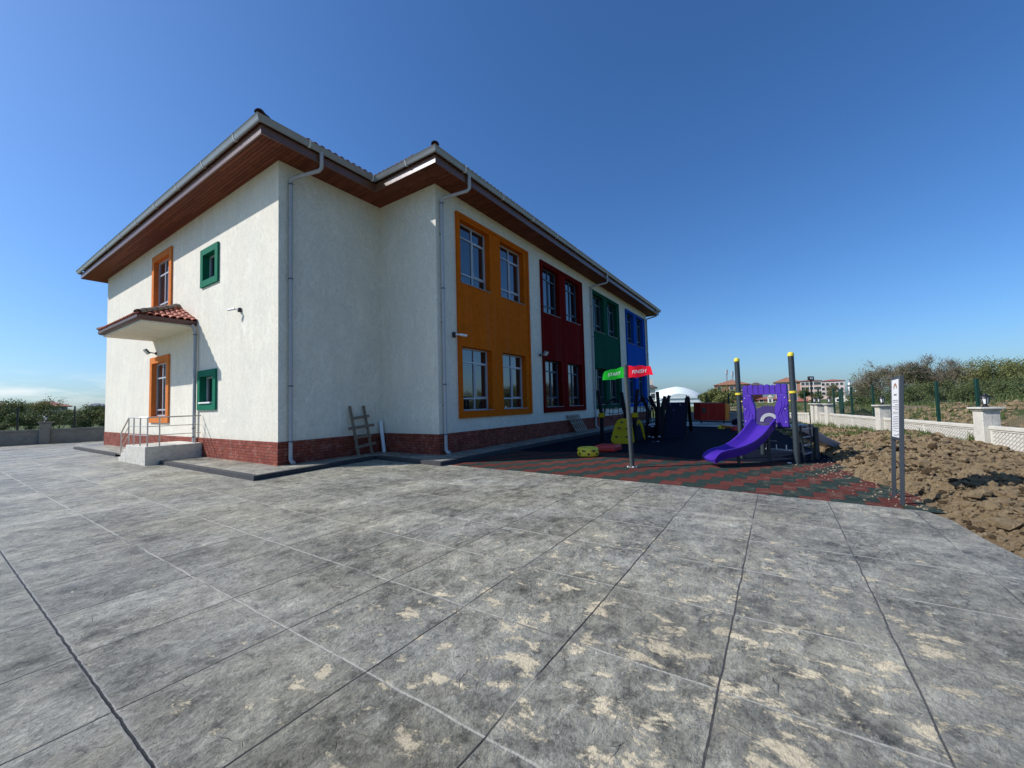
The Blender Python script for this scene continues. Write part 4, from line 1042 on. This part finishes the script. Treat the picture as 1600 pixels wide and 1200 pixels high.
t = thing('play_house', 'red boxy play house standing before the back wall', 'play house', at(1117, 658, 24.5))
Dp = 24.5
m = MB().prism([at(x, y, Dp) for x, y in ((1094,657), (1094,630), (1133,630), (1133,657))], cf*.9).build('box', M['redboard'], t, bevel=.02)
MB().prism([at(x, y, Dp) for x, y in ((1133.3,657), (1133.3,630.5), (1140,631), (1140,656.5))], cf*.9).build('side_board', M['orangeplastic'], t, bevel=.02)
for x in (1106.5, 1120): MB().prism([at(x-.35, y, Dp-.02) for y in (656, 631)]+[at(x+.35, y, Dp-.02) for y in (631, 656)], cf*.02).build('batten', M['redplastic'], m)
MB().prism([at(x, y, Dp-.03) for x, y in ((1097,645), (1097,637), (1103,637), (1103,645))], cf*.02).build('porthole', M['black'], m)
for x in (1096, 1131): MB().bar(at(x, 661, Dp+.1), at(x, 657, Dp+.1), .1).build('leg', M['black'], t)

# ------------------------------------------------------------------ perimeter walls, pillars, lanterns, fences
def lantern_proto(label):
    t = thing('pillar_lantern', label, 'lantern', (0,0,0), 'black lanterns on the wall pillars')
    MB().lathe((0,0,0), [(.075,0), (.075,.02), (.04,.05), (.035,.075), (.06,.09)], 12).build('base', M['black'], t)
    MB().lathe((0,0,0), [(.055,.09), (.085,.255)], 6).build('lamp_glass', M['lampglass'], t, smooth=False)
    m = MB()
    for k in range(6):
        a = k*pi/3; m.bar((.06*cos(a),.06*sin(a),.09), (.09*cos(a),.09*sin(a),.26), .016)
    m.build('cage', M['black'], t)
    MB().lathe((0,0,0), [(.11,.255), (.105,.275), (.05,.325), (.03,.33), (.025,.36), (.01,.38)], 12).build('roof', M['black'], t)
    return t
LAN = None
def lantern(loc, label, s=1.):
    global LAN
    if LAN is None: LAN = lantern_proto(label); o = LAN; o.location = loc
    else: o = copy_tree(LAN, loc, label)
    o.scale = (s, s, s); return o
def perimeter(name, label, start, end, h, pillar_s, ph, lab, pw=.36, coping=True, m=M['lattice'], st=None):
    st = st or M['stonewhite']
    a, b = V((*start,0)), V((*end,0)); d = (b-a).normalized(); n = V((-d.y, d.x, 0)); L = (b-a).length
    t = thing(name, label, 'wall', a)
    cuts = [0]+list(pillar_s)+[L]
    zr = math.atan2(d.y, d.x)
    for s0, s1 in zip(cuts, cuts[1:]):
        e0, e1 = s0+pw/2+.002, s1-pw/2-.002
        if e1-e0 < .1: continue
        # panel is built in its own axes so that the cast pattern follows the wall
        k = max(1, round((e1-e0)/2.55))
        for i in range(k):
            q0, q1 = e0+(e1-e0)*i/k, e0+(e1-e0)*(i+1)/k
            me = MB(); me.box(.035, -.05, -.15, q1-q0-.035, .05, h-.10)
            o = me.build('wall_panel', m, None); o.parent = t; o.location = (d*q0); o.rotation_euler.z = zr; ORG[o.name] = tuple(a)
        fr = MB()
        for i in range(k+1):
            q = e0+(e1-e0)*i/k; q = min(max(q, e0+.04), e1-.04); fr.obox(a+d*q+V((0,0,h/2-.13)), d*.036, n*.062, V((0,0,h/2+.028)))
        fr.build('panel_post', st, t, bevel=.006)
        cp = MB(); cp.obox(a+d*(e0+e1)/2+V((0,0,h-.05)), d*(e1-e0)/2, n*.085, V((0,0,.048))); cp.obox(a+d*(e0+e1)/2+V((0,0,h-.122)), d*(e1-e0)/2, n*.066, V((0,0,.022)))
        cp.build('coping', st, t, bevel=.012)
    for k, s in enumerate(pillar_s):
        p = a+d*s; pl = MB().obox(p+V((0,0,ph/2-.1)), d*pw/2, n*pw/2, V((0,0,ph/2+.05))).build('pillar', st, t, bevel=.01)
        c = MB(); c.obox(p+V((0,0,ph-.022)), d*(pw/2+.03), n*(pw/2+.03), V((0,0,.024))); c.obox(p+V((0,0,ph+.028)), d*(pw/2+.075), n*(pw/2+.075), V((0,0,.025)))
        c.build('pillar_cap', st, pl, bevel=.01)
        lantern(p+V((0,0,ph+.053)), lab[k])
    return t
S0 = WP-WD*13.2; S0 = (S0.x, S0.y); E0 = WP+WD*12.75; E0 = (E0.x, E0.y)
perimeter('perimeter_wall', 'pale cast-concrete boundary wall with basket pattern beside the dug soil', S0, E0, .68, [13.2-5.25*2, 13.2-5.25, 13.2, 13.2+5.30, 13.2+10.45, 13.2+11.85, 13.2+12.5], 1.12,
    ['black lantern on the wall pillar behind the camera', 'black lantern on the near wall pillar out of view', 'black lantern with white panes on the largest, nearest wall pillar', 'black lantern on the wall pillar just left of the information board', 'black lantern on the third wall pillar, before the dark green fence', 'black lantern on the narrow pillar beside the tall lamp post', 'black lantern on the corner pillar where the pale walls meet'])
C1 = (34.4, 8.2); E1 = (E0[0]+.02, E0[1]+.02)
perimeter('back_wall', 'pale boundary wall closing the far end of the playground', E1, C1, .64, [5.6], .9, ['black lantern on the far wall behind the red play house'])
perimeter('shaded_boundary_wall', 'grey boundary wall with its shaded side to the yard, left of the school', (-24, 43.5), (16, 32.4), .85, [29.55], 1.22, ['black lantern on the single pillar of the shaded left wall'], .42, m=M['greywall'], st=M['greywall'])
def fence(name, label, pts, z0, z1, post_s, base, d_in=0., wires=True, mat=M['fencegreen'], pr=.035, pitch=.055, hp=.2):
    a, b = V((*pts[0],0)), V((*pts[1],0)); d = (b-a).normalized(); L = (b-a).length
    t = thing(name, label, 'fence', a)
    for s in post_s:
        p = a+d*s; MB().obox(p+V((0,0,(base+z1+.06)/2)), d*pr, V((-d.y,d.x,0))*pr, V((0,0,(z1+.06-base)/2))).build('post', mat, t, bevel=.004)
    cuts = [s for s in post_s]
    for s0, s1 in zip(cuts, cuts[1:]):
        m = MB(); k = int((s1-s0)/pitch); w = .0010
        for i in range(1, k):
            p = a+d*(s0+(s1-s0)*i/k); n = V((-d.y,d.x,0))
            q = m.pts(p-d*w+V((0,0,z0)), p+n*w*1.6+V((0,0,z0)), p+d*w+V((0,0,z0)), p-d*w+V((0,0,z1)), p+n*w*1.6+V((0,0,z1)), p+d*w+V((0,0,z1)))
            m.f += [(q,q+1,q+4,q+3), (q+1,q+2,q+5,q+4), (q+2,q,q+3,q+5)]
        z = z0
        while z < z1: m.bar(a+d*s0+V((0,0,z)), a+d*s1+V((0,0,z)), .0036); z += hp
        m.build('mesh_panel', mat, t, smooth=False)
    return t
o_ = -WN*.0
ps = [13.2+k for k in (-12.5, -9.8, -7.2, -4.8, -2.2, .26, 1.96, 4.0, 5.97, 7.92, 9.87, 11.9)]
fence('mesh_fence', 'dark green mesh fence standing on the pale wall beside the dug soil', (S0, E0), .72, 1.90, ps, .6)
fence('back_fence', 'green mesh fence standing on the far playground wall', (E1, C1), .68, 1.85, [.4, 1.9, 3.6, 5.2, 6.9, 8.7, 10.4], .6)
fence('shaded_fence', 'dark mesh fence standing on the shaded left wall', ((-24,43.5), (16,32.4)), .9, 2.1, [1.5+4.05*k for k in range(4)]+[17.5, 21, 24.4, 28.5, 30.7, 34.5, 38], .8, mat=M['black'])
# tall green mesh gate behind the far pillars
t = thing('mesh_gate', 'tall dark green mesh gate seen edge-on beyond the far wall pillars', 'gate', (27.2, -2.6, 0))
ga, gb_ = V((26.4, -2.75, 0)), V((29.6, -2.95, 0)); gd = (gb_-ga).normalized(); gl = (gb_-ga).length
f = MB()
for s in (0, .5, 1): f.obox(ga+gd*gl*s+V((0,0,.95)), gd*.04, V((-gd.y,gd.x,0))*.04, V((0,0,.98)))
for z in (.15, .95, 1.9): f.bar(ga+V((0,0,z)), gb_+V((0,0,z)), .05)
f.build('gate_frame', M['fencegreen'], t)
m = MB()
for k in range(1, 100): m.bar(ga+gd*gl*k/100+V((0,0,.16)), ga+gd*gl*k/100+V((0,0,1.9)), .012)
m.build('gate_mesh', M['fencegreen'], t, smooth=False)

# lamp post
lp, lk = gp(1271, 662); lt = at(1267, 594, lk)
t = thing('lamp_post', 'slim black lamp post with a square floodlight head at the far wall corner', 'lamp post', lp)
MB().tube([lp, lp+(lt-lp)*.5, lt], [.05,.04,.035], 10).build('pole', M['black'], t)
MB().obox(lt+V((0,0,.10)), cr*.16, cf*.06, V((0,0,.12))).build('lamp_head', M['black'], t, bevel=.03)
MB().obox(lt+V((0,0,.11))-cf*.065, cr*.08, cf*.006, V((0,0,.055))).build('lamp_glass', M['lampglass'], t)

# ------------------------------------------------------------------ vegetation
def tree(name, label, base, h, w, seed, leaf, nleaf=2600, ls=.14, stems=3, bark=M['bark'], bare=0., group=None, lowest=.15, cat='tree'):
    r = random.Random(seed); base = V(base); t = thing(name, label, cat, base, group)
    tr = MB(); tips = []
    def grow(p, d, L, rad, lev):
        q = p+d*L; mid = p+d*L*.5+V((r.gauss(0,.05),r.gauss(0,.05),0))*L
        tr.tube([p, mid, q], [rad, rad*.85, rad*.65], 5 if lev < 2 else 3, caps=False)
        if lev >= 2: tips.append((mid, q, lev))
        if lev == 4: return
        for _ in range(r.randint(2,3) if lev else r.randint(3,4)):
            sp = .55+.1*lev
            e = (d+V((r.gauss(0,sp), r.gauss(0,sp), r.gauss(.12,.35)))).normalized()
            if e.z < -.15: e.z = abs(e.z)*.3; e.normalize()
            grow(p+(q-p)*r.uniform(.45,1.), e, L*r.uniform(.62,.88), rad*.58, lev+1)
    for k in range(stems):
        a = 2*pi*k/stems+r.uniform(-.5,.5); s = .28 if stems > 1 else .05
        grow(base+V((cos(a)*w*.06*(stems > 1), sin(a)*w*.06*(stems > 1), -.15)), V((cos(a)*s*w/h*1.6, sin(a)*s*w/h*1.6, 1)).normalized(), h*.32, .035*h*.5/sqrt(stems), 0)
    # fit to the wanted size
    P = [q for _, q, _ in tips]; zx = max(p.z for p in P)-base.z; rx = sorted(hypot(p.x-base.x, p.y-base.y) for p in P)[int(len(P)*.93)]
    fz, fr_ = h/zx, w/2/rx; fit = lambda p: V((base.x+(p[0]-base.x)*fr_, base.y+(p[1]-base.y)*fr_, base.z+(p[2]-base.z)*fz))
    tr.v = [tuple(fit(p)) for p in tr.v]
    tr.build('trunk', bark, t)
    cw = MB(); n = int(nleaf*(1-bare))
    clump = [r.random() for _ in tips]
    for _ in range(n):
        i = r.randrange(len(tips))
        if clump[i] < .14: continue
        a, b, lev = tips[i]; c = fit(a+(b-a)*r.uniform(.2,1.15)); sg = .06*h if lev > 2 else .045*h
        c = c+V((r.gauss(0,sg), r.gauss(0,sg), r.gauss(0,sg*.8)))
        if c.z < base.z+lowest*h*.5: continue
        u = V((r.gauss(0,1), r.gauss(0,1), r.gauss(0,1))).normalized(); v = u.cross(V((r.gauss(0,1), r.gauss(0,1), r.gauss(0,1)))).normalized(); k = ls*r.uniform(.5,1.2)
        cw.poly(c-u*k*.5, c+v*k*.32, c+u*k*.5, c-v*k*.32)
    if cw.f: cw.build('crown', leaf, t, smooth=False)
    if bare > .3:
        tw = MB()
        for _ in range(int(3400*bare)):
            a, b, lev = tips[r.randrange(len(tips))]; c = fit(a+(b-a)*r.uniform(.1,1.05))
            d = V((r.gauss(0,.5)+(c.x-base.x)/w*.9, r.gauss(0,.5)+(c.y-base.y)/w*.9, abs(r.gauss(.75,.35)))).normalized(); L_ = h*r.uniform(.06,.20)
            u = d.cross(V((r.gauss(0,1), r.gauss(0,1), r.gauss(0,.3)))).normalized()*r.uniform(.008,.017); q = c+d*L_*.5+u*r.uniform(-2,2)
            tw.poly(c-u, c+u, q+u*.7, q-u*.7); tw.poly(q-u*.7, q+u*.7, c+d*L_)
        tw.build('twigs', bark, t, smooth=False)
    return t
def gz(x, y): return out_h(x, y) if -(V((x,y,0))-WP).dot(WN) > .3 and 6 < x < 75 else -.16
def plant(px, D, pytop, wpx, seed, leaf, label, **kw):
    p = at(px, 620, D); b = V((p.x, p.y, 0)); b.z = gz(b.x, b.y) if kw.pop('out', False) else -.16
    top = at(px, pytop, D).z; h = max(1., top-b.z)
    return tree(kw.pop('name', 'shrub_tree'), label, b, h, wpx*D/F, seed, leaf, **kw)
G1 = 'trees and bushes beyond the right-hand wall'
RT = [ # px, depth, top y, width px, leaf, bare, label
 (1352, 46, 586, 40, 'leafpale', .2, 'pale budding bush left of the information board'),
 (1374, 42, 574, 58, 'leafpale', .35, 'loose pale green tree directly behind the information board'),
 (1408, 40, 561, 78, 'leafdark', .68, 'bare brown twiggy tree rising above the information board'),
 (1432, 37, 559, 64, 'leafdark', .62, 'tallest bare twiggy tree right of the information board'),
 (1462, 40, 572, 52, 'leafdark', .45, 'dark thin bush behind the second green fence post'),
 (1484, 36, 562, 62, 'leafpale', .6, 'grey twiggy tree left of the nearest pillar'),
 (1508, 38, 561, 56, 'leafpale', .55, 'brownish twiggy tree behind the nearest green fence post'),
 (1540, 34, 563, 70, 'leaf', .1, 'dense green bushy tree above the nearest pillar lantern'),
 (1574, 33, 560, 66, 'leaf', .0, 'full green bush at the right edge, beyond the wall'),
 (1606, 31, 555, 70, 'leaf', .0, 'large green tree cut by the right edge of the photo'),
 (1490, 29, 592, 70, 'leafdark', .05, 'low dark green thicket beyond the rubble'),
 (1445, 32, 594, 70, 'leafdark', .15, 'low dark thicket right behind the information board posts'),
 (1556, 27, 590, 80, 'leafdark', .0, 'low dense green thicket over the nearest pillar'),
 (1395, 35, 604, 60, 'leafdark', .2, 'low scrub behind the information board'),
 (1345, 38, 618, 50, 'leafdark', .2, 'low dark scrub beyond the middle of the fence'),
 (1612, 25, 588, 80, 'leafdark', .0, 'dark green thicket at the right edge, nearest the wall'),
 (1680, 26, 560, 110, 'leaf', .0, 'green bush beyond the right edge of the photo'),
 (1790, 24, 556, 150, 'leafdark', .0, 'dark bush beyond the right edge of the photo'),
]
for k, (px, D, ty, wp, lf, bare, lab) in enumerate(RT):
    plant(px, D, ty, wp, 100+k, M[lf], lab, out=True, bare=bare, nleaf=9500, ls=.115 if D > 30 else .10, stems=4 if ty > 585 else 3, bark=M['twig'], group=G1, lowest=.05)
G2 = 'trees and bushes beyond the left wall'
for k, (px, D, ty, wp, lf, lab) in enumerate([
 (-22, 50, 622, 60, 'leafdark', 'dark tree at the left edge beyond the shaded wall'), (6, 48, 630, 36, 'leafdark', 'dark bush at the far left behind the shaded wall'), (28, 52, 625, 30, 'leaf', 'green bush behind the first left fence post'), (50, 47, 634, 40, 'leafdark', 'low bush left of the shaded pillar'),
 (72, 56, 620, 42, 'leaf', 'tree standing in front of the red-roofed house'), (92, 49, 640, 40, 'leafdark', 'low bush in front of the red-roofed house'), (122, 50, 633, 44, 'leaf', 'rounded bush behind the second left fence post'), (150, 48, 634, 40, 'leafdark', 'bush against the left corner of the school'), (175, 46, 632, 40, 'leaf', 'bush hidden behind the school corner'), (35, 44, 645, 50, 'leafdark', 'low scrub behind the shaded wall'), (105, 43, 645, 60, 'leafdark', 'low scrub right of the shaded pillar')]):
    plant(px, D, ty, wp, 200+k, M[lf], lab, nleaf=5200, ls=.17, stems=4, group=G2, lowest=.02)
G3 = 'trees behind the back fence'
for k, (px, D, ty, wp, lf, lab) in enumerate([
 (1104, 72, 611, 30, 'leafdark', 'dark green bush right of the white dome'), (1119, 66, 606, 36, 'leaf', 'rounded green tree behind the red play house'), (1137, 64, 603, 42, 'leaf', 'tallest green tree below the brick block'), (1153, 68, 608, 34, 'leaf', 'green tree left of the slide post'),
 (1258, 90, 606, 20, 'leafdark', 'small dark tree beside the lamp post'), (1300, 120, 600, 16, 'leafpale', 'bare brown tree before the apartment block'), (1310, 105, 612, 14, 'leafdark', 'small tree right of the far gate'), (1278, 100, 612, 14, 'leaf', 'small green tree behind the dark green gate'), (1340, 80, 612, 26, 'leafpale', 'pale hazy tree left of the bushes')]):
    plant(px, D, ty, wp, 300+k, M[lf], lab, nleaf=4200, ls=.26, stems=3, group=G3, lowest=.02)

# ------------------------------------------------------------------ distant buildings
fw2 = V((cf.x, cf.y, 0)).normalized(); rt2 = V((cr.x, cr.y, 0)).normalized()
M['brickfar'] = paint('orange_brick_far', (.40, .19, .12), .85, var=.1, scale=.5)
M['pinkwall'] = paint('pink_render_far', (.60, .46, .40), .85, var=.08, scale=.3)
M['orangewall'] = paint('apricot_render_far', (.58, .36, .25), .85, var=.1, scale=.3)
M['creamwall'] = paint('cream_render_far', (.66, .60, .50), .85, var=.08, scale=.3)
M['rooffar'] = paint('red_roof_far', (.30, .10, .07), .85, var=.2, scale=.6)
M['roofdark'] = paint('dark_roof_far', (.09, .065, .06), .85, var=.2, scale=.6)
M['bluewall'] = paint('grey_blue_wall_far', (.20, .24, .28), .85)
def house(name, label, px0, px1, pyeave, pyridge, D, depth, wall, roof, wins=(), gable=False, cat='house', over=.5, chim=False, group=None):
    pc = at((px0+px1)/2, 620, D); n = V((pc.x, pc.y, 0)).normalized(); d = V((n.y, -n.x, 0))
    def hit(px):
        q = at(px, 620, 1.); q = V((q.x, q.y, 0)); w_ = V((pc.x, pc.y, 0)); k = w_.dot(n)/q.dot(n); return q*k
    a, b = hit(px0), hit(px1); ze = at((px0+px1)/2, pyeave, D).z; zr = at((px0+px1)/2, pyridge, D).z
    t = thing(name, label, cat, (a+b)/2+n*depth/2+V((0,0,-.16)), group)
    w = (b-a).length; c = (a+b)/2+n*depth/2
    MB().obox(c+V((0,0,(ze-.3)/2)), d*w/2, n*depth/2, V((0,0,(ze+.3)/2))).build('wall', wall, t, smooth=False)
    m = MB(); e = over; z = V((0,0,ze+.002)); k = V((0,0,zr))
    A, B, C, D_ = c-d*(w/2+e)-n*(depth/2+e)+z, c+d*(w/2+e)-n*(depth/2+e)+z, c+d*(w/2+e)+n*(depth/2+e)+z, c-d*(w/2+e)+n*(depth/2+e)+z
    if gable:   # ridge runs away from the yard, gable faces it
        r0, r1 = c-n*(depth/2+e)+k, c+n*(depth/2+e)+k
        m.poly(A, r0, r1, D_); m.poly(B, C, r1, r0); m.poly(D_, C, B, A); m.poly(C, D_, r1); m.poly(A, B, r0)
        g_ = MB(); g_.prism([c-d*w/2-n*(depth/2)+z, c+d*w/2-n*(depth/2)+z, c-n*depth/2+V((0,0,ze+(zr-ze)*.93))], -n*(e+.15)); g_.build('gable', wall, t, smooth=False)
    else:
        h = min(w, depth)/2*.9; r0, r1 = c-d*max(.5, w/2-h)+k, c+d*max(.5, w/2-h)+k
        m.poly(A, B, r1, r0); m.poly(B, C, r1); m.poly(C, D_, r0, r1); m.poly(D_, A, r0); m.poly(D_, C, B, A)
    rf_ = m.build('roof', roof, t, smooth=False)
    if chim: MB().obox(c+d*w*.2+V((0,0,zr+.1)), d*.3, n*.3, V((0,0,.9))).build('chimney', wall, rf_)
    for (u, v, ww, hh) in wins:
        p = a+d*w*u+V((0,0,ze*v))-n*.02; o = MB().obox(p, d*ww/2, n*.06, V((0,0,hh/2))).build('window', M['white'], t); MB().obox(p-n*.045, d*(ww/2-.12), n*.03, V((0,0,hh/2-.12))).build('pane', M['glass'], o)
    return t
grid = lambda us, vs, w, h: [(u, v, w, h) for u in us for v in vs]
house('brick_block', 'orange brick block with a low gable behind the green trees', 1117, 1172, 601, 593.5, 160, 16, M['brickfar'], M['rooffar'], grid((.15,.5,.8), (.55,.8), 1.6, 1.6), gable=True, cat='apartment block')
house('brick_wing', 'lower brick wing with a dark roof right of the gabled brick block', 1172, 1192, 602, 597, 165, 12, M['brickfar'], M['roofdark'], grid((.3,.7), (.6,), 1.4, 1.4), cat='apartment block')
house('brick_block', 'orange brick block behind the right slide post, with a dark garage front', 1211, 1251, 597, 589.5, 150, 14, M['brickfar'], M['rooffar'], [(.3,.55,4,6), (.78,.5,1.5,7)], gable=True, cat='apartment block')
house('long_block', 'long apartment block with a red roof behind the lamp post', 1251, 1284, 595, 592.5, 175, 12, M['orangewall'], M['rooffar'], grid((.15,.35,.55,.75,.92), (.35,.6,.85), 1.5, 1.5), cat='apartment block')
house('apartment_block', 'pink and white apartment block with a red roof, left of the bushes', 1283, 1321, 595, 592, 190, 12, M['pinkwall'], M['rooffar'], grid((.12,.3,.5,.7,.88), (.3,.55,.82), 1.4, 1.5), cat='apartment block')
house('white_house', 'small white gabled house seen through the purple gate panel', 1199, 1207.5, 621, 616.5, 120, 8, M['creamwall'], M['creamwall'], [(.45,.35,.7,1.3)], gable=True, over=.1)
house('low_house', 'long low house with a red roof beside the small white house', 1183, 1216, 624, 619.5, 130, 8, M['brickfar'], M['rooffar'], grid((.2,.75), (.5,), 1.2, 1.))
house('low_house', 'low brick shed with a red roof right of the slide', 1246, 1262, 627, 621, 110, 6, M['brickfar'], M['rooffar'])
house('white_shed', 'small white shed with an arched front beyond the green fence', 1304, 1325, 623, 620, 100, 5, M['creamwall'], M['creamwall'], [(.25,.5,.8,.8)], over=.1)
house('white_house', 'white house with a grey roof at the edge of the pale bushes', 1332, 1344, 617, 612, 120, 7, M['creamwall'], M['roofdark'], [(.5,.5,1,1)], chim=True)
house('corner_house', 'pale house with a dark roof just past the end of the school', 1006, 1024, 606, 600, 75, 7, M['creamwall'], M['roofdark'], [(.8,.6,.9,1.1)], cat='house', chim=True)
house('red_roof_house', 'wide house with a brown red hipped roof beyond the left trees', 46, 106, 635, 626.5, 78, 10, M['bluewall'], M['rooffar'], grid((.2,.5,.8), (.6,), 1.2, 1.2), over=.8)
house('grey_roof_house', 'far house with a grey roof against the left corner of the school', 138, 166, 634, 629.5, 110, 10, M['bluewall'], paint('slate_roof_far', (.12,.14,.17), .8), grid((.2,.4,.6,.8), (.75,), 1.3, 1.), over=.6)
house('red_roof_house', 'house with a dark red roof at the left edge of the photo', -12, 14, 634, 629, 84, 9, M['bluewall'], M['rooffar'], over=.7)
# inflated white sports dome
t = thing('sports_dome', 'large white fabric sports dome beyond the playground', 'sports dome', at(1063, 640, 95))
m = MB(); n = 22; prof = [(-1,-.16), (-1,.10), (-.985,.30), (-.90,.48), (-.74,.66), (-.52,.82), (-.27,.94), (0,1.), (.27,.94), (.52,.82), (.74,.66), (.90,.48), (.985,.30), (1,.10), (1,-.16)]
cx = at(1061, 620, 95); cx = V((cx.x, cx.y, 0)); zt = at(1061, 603, 95).z; hw = 44*95/F; dl = 30.
dv = V((.945, .33, 0)).normalized(); sv = V((dv.y, -dv.x, 0)); rows = []
for k in range(n+1):
    s = k/n; e = sqrt(max(0, 1-max(0, (.14-s)/.14)**2))
    f1 = 1 if s > .14 else .74+.26*e; f2 = .62+.38*e if s <= .14 else 1
    rows.append([cx+sv*a*hw*f1+dv*dl*s+V((0,0,max(-.16, zt*b*f2))) for a, b in prof])
m.sweep(rows)
m.f.append(tuple(range(len(prof)))) 
m.build('membrane', M['fabric'], t, ang=60)
b = MB()
for z in (.9, 1.9): b.obox(cx+sv*0+V((0,0,z))-dv*.1, sv*hw*.75, dv*.06, V((0,0,.12)))
b.build('band', M['paleband'], t)
# masts and minarets
for k, (px, yt, yb, D, lab) in enumerate(((1136,578.5,597,170,'left lattice phone mast above the brick block'), (1145,581,597,172,'right lattice phone mast above the brick block'))):
    a, b = at(px, yb, D), at(px, yt, D); t = thing('phone_mast', lab, 'mast', a, 'phone masts on the brick block')
    m = MB(); h = b.z-a.z
    for s in range(3):
        an = s*2*pi/3; m.bar(V((a.x+.35*cos(an), a.y+.35*sin(an), a.z-1.5)), V((a.x+.2*cos(an), a.y+.2*sin(an), b.z)), .16)
    for j in range(6):
        z = a.z+h*j/6; m.bar(V((a.x-.3, a.y, z)), V((a.x+.3, a.y, z+h/7)), .12)
    m.build('lattice', paint('galvanised_mast', (.25,.27,.30), .6), t)
    MB().tube([V((a.x, a.y, b.z-1.6)), V((a.x, a.y, b.z+.3))], .45, 8).build('antenna', M['greyplastic'], t)
for px, yt, D, lab in ((1329, 591.5, 200, 'slender white minaret left of the second one, beyond the fence'), (1340, 594, 210, 'slender white minaret nearer the pale bushes')):
    a = at(px, 625, D); b = at(px, yt, D); t = thing('minaret', lab, 'minaret', (a.x, a.y, -.16), 'minarets beyond the fence'); c = V((a.x, a.y, 0)); H = b.z
    MB().lathe(c, [(.7,-.2), (.7,H*.45), (.6,H*.47), (.6,H*.8)], 12).build('shaft', M['white'], t)
    MB().lathe(c, [(.6,H*.6), (.95,H*.62), (.95,H*.66), (.6,H*.66)], 12).build('balcony', M['fencegreen'], t)
    MB().lathe(c, [(.6,H*.8), (.05,H)], 12).build('spire', M['bluewall'], t)

# ------------------------------------------------------------------ render settings
S.view_settings.view_transform = 'Standard'; S.view_settings.look = 'None'; S.view_settings.exposure = .08; S.view_settings.gamma = 1
S.render.engine = 'CYCLES'; S.cycles.use_denoising = True; S.cycles.max_bounces = 8
S.render.resolution_x = 1024; S.render.resolution_y = 768
